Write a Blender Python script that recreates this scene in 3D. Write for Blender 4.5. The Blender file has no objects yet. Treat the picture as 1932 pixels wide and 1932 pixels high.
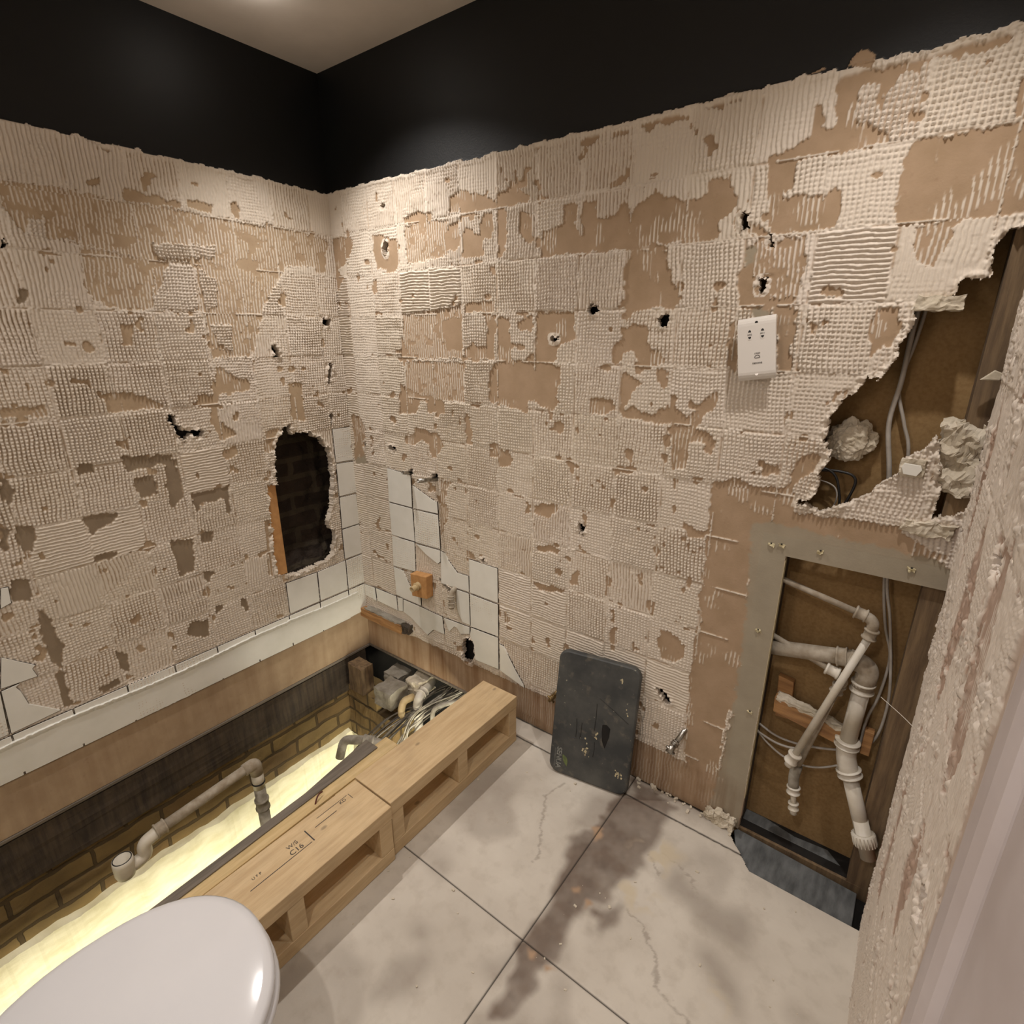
import bpy, bmesh, math, random
import numpy as np
from mathutils import Vector, Matrix
random.seed(7)
SC = bpy.context.scene
C = SC.collection
# ---------------------------------------------------------------- camera
cam = bpy.data.cameras.new('camera')
cam.sensor_width = 36.0
cam.lens = 1024.28 / 1932 * 36
cam.clip_start = 0.02
cam_o = bpy.data.objects.new('camera', cam)
C.objects.link(cam_o)
RX = Vector((0.7974125, 0.6034344, 0.0004283))
UP = Vector((-0.1894087, 0.2496213, 0.9496386))
FW = Vector((-0.5729377, 0.7573349, -0.3133469))
m = Matrix.Identity(4)
for i in range(3):
    m[i][0] = RX[i]; m[i][1] = UP[i]; m[i][2] = -FW[i]
m[0][3], m[1][3], m[2][3] = 2.02605, -1.48449, 1.48787
cam_o.matrix_world = m
SC.camera = cam_o
# ---------------------------------------------------------------- world, exposure
w = bpy.data.worlds.new('world'); SC.world = w; w.use_nodes = True
w.node_tree.nodes['Background'].inputs[0].default_value = (1.0, 0.88, 0.76, 1)
w.node_tree.nodes['Background'].inputs[1].default_value = 0.045
SC.view_settings.view_transform = 'Standard'
SC.view_settings.look = 'None'
SC.view_settings.gamma = 1
SC.view_settings.use_curve_mapping = False
SC.view_settings.exposure = 0.10
WARM = (1.0, 0.945, 0.90)
# ceiling downlights: position, tilt target, power
DOWN = [((0.34, -0.43), (0.80, -0.20), 56), ((1.95, -0.43), (1.78, -0.46), 37), ((0.34, -1.60), (0.85, -1.2), 30), ((1.75, -1.85), (1.45, -1.4), 40)]
CEIL = 2.395
def light(name, kind, loc, power, color, size=0.03, target=None, **kw):
    l = bpy.data.lights.new(name, kind); l.energy = power; l.color = color
    if kind in ('POINT', 'SPOT'): l.shadow_soft_size = size
    for k, v in kw.items(): setattr(l, k, v)
    o = bpy.data.objects.new(name, l); C.objects.link(o); o.location = loc
    if target is not None:
        o.rotation_euler = (Vector(target) - Vector(loc)).to_track_quat('-Z', 'Y').to_euler()
    return o
for (x, y), (tx, ty), pw in DOWN:
    light('downlight_beam', 'SPOT', (x, y, CEIL - 0.025), pw, WARM, 0.022, (tx, ty, 0), spot_size=math.radians(112), spot_blend=1.0)
    light('downlight_spill', 'POINT', (x, y, CEIL - 0.045), pw * 0.006, WARM, 0.03)
# light from the passage behind the doorway, and the lamp in the cellar under the floor
light('passage_light', 'AREA', (1.2, -2.25, 1.7), 5, (1.0, 0.86, 0.78), target=(1.6, 0, 0.9), shape='RECTANGLE', size=0.7, size_y=1.0)
cl = light('cellar_light', 'AREA', (1.20, -1.05, -0.33), 46, (1.0, 0.94, 0.74), shape='RECTANGLE', size=0.02, size_y=2.0)
cl.rotation_euler = (0, math.radians(84), 0)
# ---------------------------------------------------------------- material helpers
def srgb(r, g, b):
    f = lambda c: (c / 255 / 12.92) if c / 255 <= 0.04045 else ((c / 255 + 0.055) / 1.055) ** 2.4
    return (f(r), f(g), f(b), 1)
class NT:
    def __init__(s, name):
        s.m = bpy.data.materials.new(name); s.m.use_nodes = True
        s.t = s.m.node_tree; s.b = s.t.nodes['Principled BSDF']
    def n(s, ty, **kw):
        x = s.t.nodes.new(ty)
        for k, v in kw.items():
            if k.startswith('i_'): x.inputs[k[2:].replace('_', ' ')].default_value = v
            else: setattr(x, k, v)
        return x
    def l(s, a, b): s.t.links.new(a, b)
    def co(s, sc=(1, 1, 1)):
        a = s.n('ShaderNodeTexCoord'); mp = s.n('ShaderNodeMapping'); mp.inputs['Scale'].default_value = sc
        s.l(a.outputs['Object'], mp.inputs['Vector']); return mp.outputs[0]
    def noise(s, scale, detail=4, sc=(1, 1, 1), rough=0.55):
        x = s.n('ShaderNodeTexNoise'); x.inputs['Scale'].default_value = scale; x.inputs['Detail'].default_value = detail
        x.inputs['Roughness'].default_value = rough
        s.l(s.co(sc), x.inputs['Vector']); return x.outputs['Fac']
    def ramp(s, fac, stops):
        r = s.n('ShaderNodeValToRGB'); e = r.color_ramp.elements
        while len(e) < len(stops): e.new(0.5)
        for el, (p, c) in zip(e, stops): el.position = p; el.color = c
        s.l(fac, r.inputs[0]); return r.outputs[0]
    def mix(s, fac, a, b, mode='MIX'):
        x = s.n('ShaderNodeMix', data_type='RGBA', blend_type=mode)
        if isinstance(fac, (int, float)): x.inputs[0].default_value = fac
        else: s.l(fac, x.inputs[0])
        for v, i in ((a, 6), (b, 7)):
            if isinstance(v, tuple): x.inputs[i].default_value = v
            else: s.l(v, x.inputs[i])
        return x.outputs[2]
    def math(s, op, a, b=0.5, clamp=False):
        x = s.n('ShaderNodeMath', operation=op, use_clamp=clamp)
        for v, i in ((a, 0), (b, 1)):
            if isinstance(v, (int, float)): x.inputs[i].default_value = v
            else: s.l(v, x.inputs[i])
        return x.outputs[0]
    def bump(s, h, strength=0.3, dist=0.002):
        x = s.n('ShaderNodeBump'); x.inputs['Strength'].default_value = strength; x.inputs['Distance'].default_value = dist
        s.l(h, x.inputs['Height']); s.l(x.outputs[0], s.b.inputs['Normal'])
    def fin(s, col=None, rough=0.8, metal=0, spec=0.5):
        if col is not None:
            if isinstance(col, tuple): s.b.inputs['Base Color'].default_value = col
            else: s.l(col, s.b.inputs['Base Color'])
        if isinstance(rough, (int, float)): s.b.inputs['Roughness'].default_value = rough
        else: s.l(rough, s.b.inputs['Roughness'])
        s.b.inputs['Metallic'].default_value = metal
        s.b.inputs['Specular IOR Level'].default_value = spec
        return s.m
def mottled(name, c1, c2, scale=30, rough=0.7, sc=(1, 1, 1), bump=0.15, dist=0.001, metal=0, spec=0.5, detail=5):
    t = NT(name); f = t.noise(scale, detail, sc)
    col = t.mix(t.ramp(f, [(0.35, (0, 0, 0, 1)), (0.68, (1, 1, 1, 1))]), c1, c2)
    if bump: t.bump(t.noise(scale * 2.5, 4, sc), bump, dist)
    return t.fin(col, rough, metal, spec)
# ---------------------------------------------------------------- mesh helpers
def link(name, me, mat=None, parent=None, loc=(0, 0, 0), rot=(0, 0, 0)):
    o = bpy.data.objects.new(name, me); C.objects.link(o)
    if mat is not None:
        for mm in (mat if isinstance(mat, (list, tuple)) else [mat]): me.materials.append(mm)
    o.location = loc; o.rotation_euler = rot
    if parent is not None: o.parent = parent
    return o
def tag(o, label, cat, group=None, kind=None):
    o['label'] = label; o['category'] = cat
    if group: o['group'] = group
    if kind: o['kind'] = kind
    return o
def thing(name, label, cat, loc=(0, 0, 0), rot=(0, 0, 0), group=None):
    o = bpy.data.objects.new(name, None); C.objects.link(o); o.empty_display_size = 0.05
    o.location = loc; o.rotation_euler = rot
    return tag(o, label, cat, group)
def struct(o): o['kind'] = 'structure'; return o
def fin_bm(bm, name, mat, parent=None, smooth=False, bevel=0, loc=(0, 0, 0), rot=(0, 0, 0), recalc=True):
    if recalc: bmesh.ops.recalc_face_normals(bm, faces=bm.faces)
    me = bpy.data.meshes.new(name); bm.to_mesh(me); bm.free()
    if smooth: me.shade_smooth()
    o = link(name, me, mat, parent, loc, rot)
    if bevel:
        b = o.modifiers.new('bevel', 'BEVEL'); b.width = bevel; b.segments = 2; b.limit_method = 'ANGLE'
    return o
def bbox(bm, x0, x1, y0, y1, z0, z1):
    v = [bm.verts.new(p) for p in ((x0, y0, z0), (x1, y0, z0), (x1, y1, z0), (x0, y1, z0), (x0, y0, z1), (x1, y0, z1), (x1, y1, z1), (x0, y1, z1))]
    for f in ((3, 2, 1, 0), (4, 5, 6, 7), (0, 1, 5, 4), (1, 2, 6, 5), (2, 3, 7, 6), (3, 0, 4, 7)): bm.faces.new([v[i] for i in f])
def box(name, x0, x1, y0, y1, z0, z1, mat, parent=None, bevel=0.002):
    bm = bmesh.new(); bbox(bm, x0, x1, y0, y1, z0, z1)
    return fin_bm(bm, name, mat, parent, bevel=bevel)
def rough_box(name, x0, x1, y0, y1, z0, z1, mat, parent=None, amp=0.006, cuts=8, seed=0, loc=(0, 0, 0), rot=(0, 0, 0), scale=25):
    bm = bmesh.new(); bbox(bm, x0, x1, y0, y1, z0, z1)
    bmesh.ops.subdivide_edges(bm, edges=bm.edges, cuts=cuts, use_grid_fill=True)
    from mathutils import noise as N
    off = Vector((seed * 3.1, seed * 1.7, seed))
    for v in bm.verts:
        d = N.noise_vector(v.co * scale + off) * amp + N.noise_vector(v.co * scale * 3 + off) * amp * 0.5
        v.co += d
    return fin_bm(bm, name, mat, parent, smooth=False, loc=loc, rot=rot)
def smooth_path(pts, n=8, rad=0.04):
    """round the corners of a polyline"""
    P = [Vector(p) for p in pts]; out = [P[0]]
    for i in range(1, len(P) - 1):
        a, b, c = P[i - 1], P[i], P[i + 1]
        r = min(rad, (a - b).length * 0.48, (c - b).length * 0.48)
        s = b + (a - b).normalized() * r; e = b + (c - b).normalized() * r
        for k in range(n + 1):
            t = k / n; out.append(s * (1 - t) ** 2 + b * 2 * t * (1 - t) + e * t * t)
    out.append(P[-1]); return out
def catmull(pts, n=8):
    P = [Vector(p) for p in pts]; P = [P[0] * 2 - P[1]] + P + [P[-1] * 2 - P[-2]]; out = []
    for i in range(1, len(P) - 2):
        for k in range(n):
            t = k / n
            out.append(0.5 * ((2 * P[i]) + (P[i + 1] - P[i - 1]) * t + (2 * P[i - 1] - 5 * P[i] + 4 * P[i + 1] - P[i + 2]) * t * t + (3 * P[i] - P[i - 1] - 3 * P[i + 1] + P[i + 2]) * t ** 3))
    out.append(P[-2]); return out
def tube_bm(bm, path, r, seg=14, cap=True, hollow=0):
    P = [Vector(p) for p in path]
    rs = r if isinstance(r, (list, tuple)) else [r] * len(P)
    rings = []; up = None
    for i, p in enumerate(P):
        t = (P[min(i + 1, len(P) - 1)] - P[max(i - 1, 0)]).normalized()
        if up is None:
            up = Vector((0, 0, 1)) if abs(t.z) < 0.9 else Vector((1, 0, 0))
        a = (up - t * up.dot(t)).normalized(); up = a; b = t.cross(a)
        rings.append([bm.verts.new(p + (a * math.cos(2 * math.pi * k / seg) + b * math.sin(2 * math.pi * k / seg)) * rs[i]) for k in range(seg)])
    for i in range(len(rings) - 1):
        for k in range(seg): bm.faces.new((rings[i][k], rings[i][(k + 1) % seg], rings[i + 1][(k + 1) % seg], rings[i + 1][k]))
    if hollow:
        for ring, i in ((rings[0], 0), (rings[-1], len(P) - 1)):
            t = (P[1] - P[0] if i == 0 else P[-2] - P[-1]).normalized()
            inner = [bm.verts.new(P[i] + (v.co - P[i]) * hollow) for v in ring]
            deep = [bm.verts.new(v.co + t * rs[i] * 2.5) for v in inner]
            for k in range(seg):
                bm.faces.new((ring[k], ring[(k + 1) % seg], inner[(k + 1) % seg], inner[k]))
                bm.faces.new((inner[k], inner[(k + 1) % seg], deep[(k + 1) % seg], deep[k]))
            bm.faces.new(deep)
    elif cap:
        bm.faces.new(rings[0][::-1]); bm.faces.new(rings[-1])
def tube(name, path, r, mat, parent=None, seg=14, hollow=0, cap=True):
    bm = bmesh.new(); tube_bm(bm, path, r, seg, cap, hollow)
    return fin_bm(bm, name, mat, parent, smooth=True, recalc=True)
def torus(name, p, R, r, mat, parent):
    bm = bmesh.new(); n, k = 32, 8; G_ = []
    for i in range(n):
        a = 2 * math.pi * i / n
        G_.append([bm.verts.new((p[0] + math.cos(a) * (R + r * math.cos(b)), p[1] + math.sin(a) * (R + r * math.cos(b)), p[2] + r * math.sin(b))) for b in [2 * math.pi * j / k for j in range(k)]])
    for i in range(n):
        for j in range(k): bm.faces.new((G_[i][j], G_[(i + 1) % n][j], G_[(i + 1) % n][(j + 1) % k], G_[i][(j + 1) % k]))
    return fin_bm(bm, name, mat, parent, smooth=True)
def collar(name, p, d, r, L, mat, parent=None, seg=18, lip=0.003):
    p = Vector(p); d = Vector(d).normalized()
    path = [p - d * L / 2, p - d * L / 2, p - d * (L / 2 - 0.001), p - d * (L / 2 - 0.006), p - d * (L / 2 - 0.007), p + d * (L / 2 - 0.007), p + d * (L / 2 - 0.006), p + d * (L / 2 - 0.001), p + d * L / 2]
    path[0] = p - d * (L / 2 + 0.0005)
    rr = [r - lip, r, r + lip, r + lip, r, r, r + lip, r + lip, r]
    path = [p + d * (t * L) for t in (-0.5, -0.495, -0.46, -0.34, -0.30, 0.30, 0.34, 0.46, 0.5)]
    return tube(name, path, rr, mat, parent, seg)
def prism(name, poly, axis, a0, a1, mat, parent=None, bevel=0, smooth=False):
    """extrude a 2D polygon: axis 'y' -> (u,v)=(x,z); 'x' -> (y,z); 'z' -> (x,y)"""
    bm = bmesh.new()
    f = {'y': lambda u, v, a: (u, a, v), 'x': lambda u, v, a: (a, u, v), 'z': lambda u, v, a: (u, v, a)}[axis]
    A = [bm.verts.new(f(u, v, a0)) for u, v in poly]; B = [bm.verts.new(f(u, v, a1)) for u, v in poly]
    n = len(poly)
    bm.faces.new(A); bm.faces.new(B[::-1])
    for i in range(n): bm.faces.new((A[i], A[(i + 1) % n], B[(i + 1) % n], B[i]))
    return fin_bm(bm, name, mat, parent, bevel=bevel, smooth=smooth)
def text_mesh(name, s, size, mat, parent, loc, rot, ext=0.0003, bold=0):
    cu = bpy.data.curves.new(name, 'FONT'); cu.body = s; cu.size = size; cu.extrude = ext; cu.align_x = 'CENTER'; cu.align_y = 'CENTER'; cu.offset = bold
    o = bpy.data.objects.new(name + '_tmp', cu); C.objects.link(o)
    dg = bpy.context.evaluated_depsgraph_get(); me = bpy.data.meshes.new_from_object(o.evaluated_get(dg))
    bpy.data.objects.remove(o); me.name = name
    return link(name, me, mat, parent, loc, rot)
# ---------------------------------------------------------------- height field helpers (numpy)
def vnoise(U, V, s, seed):
    r = np.random.RandomState(seed); n = 128
    L = r.rand(n, n).astype(np.float32)
    u = U / s + 1000; v = V / s + 1000
    i = np.floor(u).astype(int); j = np.floor(v).astype(int); fu = (u - i).astype(np.float32); fv = (v - j).astype(np.float32)
    fu = fu * fu * (3 - 2 * fu); fv = fv * fv * (3 - 2 * fv)
    a = L[i % n, j % n]; b = L[(i + 1) % n, j % n]; c = L[i % n, (j + 1) % n]; d = L[(i + 1) % n, (j + 1) % n]
    return a * (1 - fu) * (1 - fv) + b * fu * (1 - fv) + c * (1 - fu) * fv + d * fu * fv
def fbm(U, V, s, seed, o=3):
    t = 0; a = 1; k = 0
    for q in range(o): t = t + vnoise(U, V, s / 2 ** q, seed + q) * a; k += a; a *= 0.55
    return t / k
def inside(U, V, poly):
    p = np.array(poly, float).reshape(-1, 2) / 1000; M = np.zeros(U.shape, bool)
    bx = (U >= p[:, 0].min()) & (U <= p[:, 0].max()) & (V >= p[:, 1].min()) & (V <= p[:, 1].max())
    if not bx.any(): return M
    u = U[bx]; v = V[bx]; r = np.zeros(u.shape, bool); n = len(p)
    for i in range(n):
        x0, y0 = p[i]; x1, y1 = p[(i + 1) % n]
        if y0 == y1: continue
        c = ((y0 > v) != (y1 > v)) & (u < (x1 - x0) * (v - y0) / (y1 - y0) + x0)
        r ^= c
    M[bx] = r; return M
def polys(U, V, L):
    M = np.zeros(U.shape, bool)
    for q in L: M |= inside(U, V, q)
    return M
def blur(A, r):
    A = A.astype(np.float32)
    for ax in (0, 1):
        P = np.concatenate([np.repeat(np.take(A, [0], ax), r + 1, ax), A, np.repeat(np.take(A, [-1], ax), r, ax)], ax)
        S = np.cumsum(P, ax, dtype=np.float64)
        n = A.shape[ax]
        A = ((np.take(S, range(2 * r + 1, 2 * r + 1 + n), ax) - np.take(S, range(0, n), ax)) / (2 * r + 1)).astype(np.float32)
    return A
def sstep(a, b, x):
    t = np.clip((x - a) / (b - a), 0, 1); return t * t * (3 - 2 * t)
def grid_mesh(name, co, keep, attr, depth_vec, mat, smooth=True):
    """co (n,m,3) surface points, keep (n-1,m-1) faces kept, attr (n,m,4); borders of missing faces are carried back along depth_vec"""
    n, m_ = co.shape[:2]; idx = np.arange(n * m_).reshape(n, m_)
    q = np.stack([idx[:-1, :-1], idx[1:, :-1], idx[1:, 1:], idx[:-1, 1:]], -1)
    F = q[keep]
    kp = np.pad(keep, 1, constant_values=False)
    segs = []
    for (di, dj, a, b) in ((-1, 0, 3, 0), (1, 0, 1, 2), (0, -1, 0, 1), (0, 1, 2, 3)):
        nb = kp[1 + di:1 + di + n - 1, 1 + dj:1 + dj + m_ - 1]
        e = keep & ~nb; segs.append(q[e][:, [a, b]])
    E = np.concatenate(segs); used = np.unique(E)
    k_ = len(used); mp = -np.ones(n * m_, int); mp[used] = np.arange(k_) + n * m_
    V = co.reshape(-1, 3); A = attr.reshape(-1, 4)
    V2 = V[used] + np.array(depth_vec); A2 = A[used].copy(); A2[:, 0] = 0.8; A2[:, 3] = 0
    S = np.stack([mp[E[:, 1]], mp[E[:, 0]], mp[E[:, 0]] + k_, mp[E[:, 1]] + k_], -1)
    V = np.concatenate([V, V[used], V2]); A = np.concatenate([A, A2, A2]); F = np.concatenate([F, S])
    u = np.unique(F); mp2 = -np.ones(len(V), int); mp2[u] = np.arange(len(u)); V = V[u]; A = A[u]; F = mp2[F]
    me = bpy.data.meshes.new(name); me.vertices.add(len(V)); me.vertices.foreach_set('co', V.astype(np.float32).ravel())
    me.loops.add(F.size); me.loops.foreach_set('vertex_index', F.ravel().astype(np.int32))
    me.polygons.add(len(F)); me.polygons.foreach_set('loop_start', (np.arange(len(F)) * 4).astype(np.int32))
    try: me.polygons.foreach_set('loop_total', np.full(len(F), 4, np.int32))
    except Exception: pass
    me.update(calc_edges=True)
    at = me.color_attributes.new('mask', 'FLOAT_COLOR', 'POINT'); at.data.foreach_set('color', A.astype(np.float32).ravel())
    if smooth: me.shade_smooth()
    return link(name, me, mat)
# traced outlines on the wall and floor planes, millimetres
R_BARE = [[645,1913,697,1918,760,1910,805,1889,832,1878,854,1894,886,1905,912,1925,928,1913,948,1882,978,1871,963,1855,923,1860,886,1853,881,1820,891,1788,880,1751,869,1716,844,1718,848,1792,843,1854,782,1854,694,1856,646,1865],[420,1869,498,1886,564,1874,566,1857,508,1842,433,1854],[698,1807,722,1808,775,1791,782,1846,832,1844,826,1779,791,1770,785,1718,695,1723],[624,1806,657,1839,687,1840,681,1751,621,1747],[933,1836,979,1835,985,1746,965,1743,928,1785],[993,1869,1046,1866,1046,1855,993,1856],[1015,1769,1090,1794,1084,1840,1130,1835,1138,1754,1151,1749,1152,1832,1191,1831,1195,1759,1239,1748,1242,1699,1131,1708,1011,1702],[1151,1838,1179,1832,1191,1798,1216,1785,1253,1786,1273,1821,1289,1821,1298,1786,1324,1812,1353,1826,1383,1825,1422,1815,1438,1796,1455,1796,1476,1805,1499,1810,1498,1845,1555,1844,1561,1815,1572,1786,1571,1775,1561,1757,1538,1748,1540,1712,1489,1706,1363,1712,1301,1701,1244,1708,1158,1698],[810,1692,841,1690,838,1666,818,1665],[702,1583,835,1588,826,1563,820,1550,701,1553],[597,1536,688,1539,684,1426,604,1429],[793,1546,834,1546,832,1402,696,1407,697,1435,730,1458,773,1441,797,1446],[848,1537,894,1536,896,1404,952,1405,985,1431,1001,1407,986,1380,844,1375],[994,1547,1075,1549,1138,1544,1141,1474,1122,1462,1097,1458,1073,1433,1069,1396,1095,1393,1087,1304,1093,1279,1068,1251,1026,1256,993,1276,970,1274,965,1233,890,1246,806,1263,802,1356,832,1393,996,1394],[919,1519,983,1543,984,1490,935,1498],[352,1295,435,1268,588,1247,600,1202,505,1194,486,1240,456,1243,444,1188,333,1179],[244,1841,320,1825,391,1792,383,1710,316,1714,261,1718,248,1776],[1291,1505,1314,1505,1333,1520,1371,1499,1375,1467,1385,1447,1411,1439,1432,1416,1411,1401,1363,1396,1348,1414,1329,1446,1303,1431,1304,1410,1274,1399,1268,1436,1293,1467],[1310,1701,1404,1694,1422,1631,1461,1571,1443,1549,1404,1554,1335,1544,1295,1569,1286,1654],[1197,1250,1206,1304,1284,1302,1286,1267,1231,1253],[1310,1376,1341,1374,1360,1348,1331,1324,1325,1270,1344,1288,1387,1266,1407,1262,1428,1291,1438,1283,1446,1299,1453,1332,1469,1327,1475,1295,1489,1278,1509,1264,1525,1281,1551,1321,1569,1342,1585,1332,1577,1291,1555,1280,1541,1244,1448,1244,1319,1251,1308,1256,1299,1332],[1406,1386,1424,1396,1444,1385,1441,1349,1423,1342,1412,1357],[1455,1238,1529,1244,1563,1234,1586,1218,1588,1174,1564,1177,1561,1204,1521,1205,1520,1127,1476,1121,1475,1165],[1152,1208,1168,1206,1165,1178],[1290,1090,1323,1093,1317,1077,1299,1074],[1482,1092,1498,1092,1501,1050,1488,1064],[1598,1632,1627,1650,1637,1599,1672,1568,1735,1569,1738,1549,1613,1545,1600,1587],[1679,1544,1742,1545,1745,1502,1747,1402,1713,1399,1698,1526],[1591,1514,1609,1517,1626,1379,1599,1415,1589,1470],[1763,1528,1789,1505,1789,1485,1775,1492],[1897,1538,1942,1540,1949,1501,1940,1457,1906,1460,1897,1495],[1781,1577,1788,1589,1830,1584,1828,1565,1786,1564],[1849,1362,1878,1370,1871,1342,1849,1327],[1792,1189,1834,1217,1862,1206,1848,1174,1812,1145,1791,1103,1786,1157],[1595,1090,1610,1097,1666,1122,1704,1100,1805,1101,1788,1073,1601,1038],[1631,1871,1675,1877,1717,1895,1712,1953,1725,1951,1741,1900,1756,1902,1750,1978,1769,2010,1784,2031,1798,2027,1813,2011,1808,1997,1825,1988,1847,1988,1893,1994,1933,2002,1969,1997,1995,1997,2027,1990,2028,1979,2010,1977,1991,1974,1958,1974,1944,1969,1939,1983,1896,1984,1898,1952,1889,1967,1861,1971,1848,1957,1837,1946,1839,1912,1830,1920,1830,1961,1804,1969,1794,1957,1800,1899,1824,1894,1844,1881,1868,1861,1814,1854,1774,1851,1736,1854,1723,1852,1693,1846,1693,1792,1679,1789,1674,1771,1647,1760],[1647,1760,1700,1781,1745,1780,1790,1782,1795,1769,1794,1712,1746,1704,1654,1707],[1901,1850,1963,1853,1997,1853,2038,1854,2115,1851,2147,1713,2088,1703,2061,1706,2046,1700,1998,1699,1906,1703,1900,1731,1897,1838],[2053,1864,2046,1922,2097,1933,2118,1841],[1594,1083,1797,1121,1827,918,1759,425,1607,353,1604,505,1612,638,1614,771,1600,928,1597,988],[801,1113,833,1122,859,1094,906,1090,906,1049,878,1030,846,1030,846,1062,807,1067],[1003,916,1033,932,1096,939,1097,914,1069,882,997,886],[972,931,985,928,979,880,960,881],[1005,767,1072,788,1113,782,1108,755,1072,762,1043,749],[1162,705,1194,729,1186,663,1158,660],[1001,626,1057,631,1141,639,1136,621,1076,608,1027,602],[1394,769,1418,776,1416,731],[1483,566,1505,584,1494,601,1545,599,1570,573,1570,532,1550,504,1498,504],[1319,624,1334,624,1338,572,1320,566],[1318,552,1341,557,1342,464,1321,462],[1053,417,1072,420,1089,379,1073,373],[869,466,897,438,890,423,865,415],[423,1135,525,1121,553,1121,574,1072,528,1018,509,1018,493,1073,459,1086,402,1055,361,1064,364,1097,411,1102],[691,1209,708,1211,726,1100,691,1093],[21,1153,91,1136,108,1084,101,1034,89,981,108,945,26,925,16,948,23,1036],[-1,1848,131,1836,126,1803,73,1747,18,1721,55,1699,13,1652,-22,1660],[327,1810,380,1814,375,1709,316,1704,327,1760],[1144,1989,1174,1992,1201,1987,1188,1976,1165,1968,1145,1974],[1233,1981,1283,1987,1281,1975,1256,1974,1241,1970],[1305,1980,1322,1991,1368,1992,1403,2001,1410,1991,1445,1988,1433,1979,1392,1978,1361,1979,1335,1972],[1469,1990,1483,1998,1516,1999,1517,1989,1508,1982,1474,1987],[1522,1995,1579,2002,1551,1991,1525,1988],[1281,1936,1288,1920,1288,1872,1264,1855,1225,1858,1237,1877,1282,1878],[1595,1037,1761,1052,2015,1061,2129,1007,2061,1000,1723,1006,1708,972,1713,648,1700,324,1699,88,1619,283],[1596,616,1672,765,1721,483,1715,-10,1452,10,1523,97,1636,73,1602,227]]
R_STRIPE = [[391,1554,690,1579,690,1403,384,1390],[391,1385,696,1389,691,1250,378,1238],[562,1849,638,1845,633,1738,428,1721,425,1851],[1625,1693,1741,1695,1741,1568,1637,1572],[1933,1693,1984,1698,2003,1698,1994,1649,1983,1618,1954,1620],[1600,928,1654,941,1672,697,1680,556,1623,533,1598,766],[547,935,623,940,584,909,571,853,588,812,571,756,538,696,542,847],[1957,1724,2019,1811,1974,1818,1944,1738],[2026,1852,2069,1850,2078,1807,2042,1811],[1188,1793,1249,1786,1242,1739,1191,1749],[1575,1769,1654,1707,1579,1714,1566,1741],[1603,1003,1703,1014,1697,970,1608,959]]
R_HOLE = [[2179,1678,2094,1676,2088,1674,2082,1668,2071,1649,2071,1638,2068,1632,2077,1605,2074,1591,2064,1588,2040,1594,2030,1581,2028,1565,2010,1550,2001,1540,1973,1539,1967,1536,1971,1516,1965,1493,1957,1473,1949,1456,1955,1442,1946,1421,1930,1389,1904,1394,1891,1361,1862,1337,1862,1318,1848,1297,1850,1266,1843,1245,1861,1219,1862,1191,1845,1160,1854,1141,1849,1115,1837,1095,1809,1086,1803,1072,1825,1080,1858,1061,1870,1072,1916,1097,1963,1135,1972,1156,1999,1180,2005,1219,2035,1234,2044,1261,2053,1273,2067,1246,2072,1206,2082,1155,2084,1118,2082,1090,2097,1097,2126,1111,2155,1132,2223,1180],[648,260,678,276,709,253,710,199,684,150,649,149,635,191],[309,1932,326,1932,337,1923,324,1919,310,1922],[313,1814,324,1801,321,1757,307,1764,303,1791],[255,1044,295,1042,299,1024,271,1016,255,1026],[89,1032,113,1035,111,1015,90,993],[1176,894,1203,880,1200,844,1183,856],[1585,1758,1610,1755,1609,1720,1594,1718,1588,1738],[1651,1706,1661,1705,1671,1676,1662,1677],[1644,1612,1663,1611,1660,1585,1648,1572],[1398,1527,1419,1535,1432,1527,1422,1500,1404,1508],[1044,1474,1084,1475,1084,1465,1050,1465],[1180,1561,1197,1569,1222,1548,1208,1539,1186,1539],[367,955,394,955,394,933,370,929],[505,957,534,958,536,944,508,936],[356,497,378,499,346,447,346,473],[514,496,533,505,592,473,596,463,571,455,542,483],[1494,389,1523,386,1555,351,1532,340,1506,367],[754,658,767,658,793,642,758,640]]
R_GRAY = [[1708,1003,1755,1017,1906,1009,2131,996,2147,918,2031,922,1802,922,1810,841,1813,685,1814,513,1787,369,1796,205,1797,52,1705,29,1726,223,1735,478,1729,751],[10,947,26,925,108,945,95,982],[1638,1545,1683,1544,1681,1526,1644,1524],[1606,1681,1629,1686,1631,1650,1611,1638]]
R_CHIP = [[1765,2007,1772,2021,1784,2029,1796,2027,1809,2016,1813,2011,1809,1992],[1687,2006,1720,2015,1723,2011,1711,2008]]
R_TILE = [[240,941,385,932,383,790,235,790],[392,891,515,846,532,845,534,793,389,789],[236,787,384,787,387,638,238,637],[390,785,534,790,538,640,389,637],[239,633,385,635,381,495,234,486],[393,631,538,636,535,582,521,570,506,574,450,596],[235,482,295,480,359,386,402,378,404,337,285,338,241,342],[539,634,560,632,578,605,630,560,690,562,691,491,597,487,533,485],[694,638,839,636,840,489,693,490],[620,484,690,485,692,339,651,339,627,374,619,404],[695,485,840,483,841,340,693,335],[695,332,840,336,841,189,714,184,709,253,688,296],[845,311,865,308,926,220,965,171,969,157,846,187],[286,333,399,332,533,326,540,242,475,241,434,200,330,253,280,268],[541,325,645,329,689,330,688,296,638,278,614,303,599,302,567,265],[9,329,87,333,93,263,8,270],[93,333,240,334,242,260,99,266],[246,333,284,336,279,268,245,261]]
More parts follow.
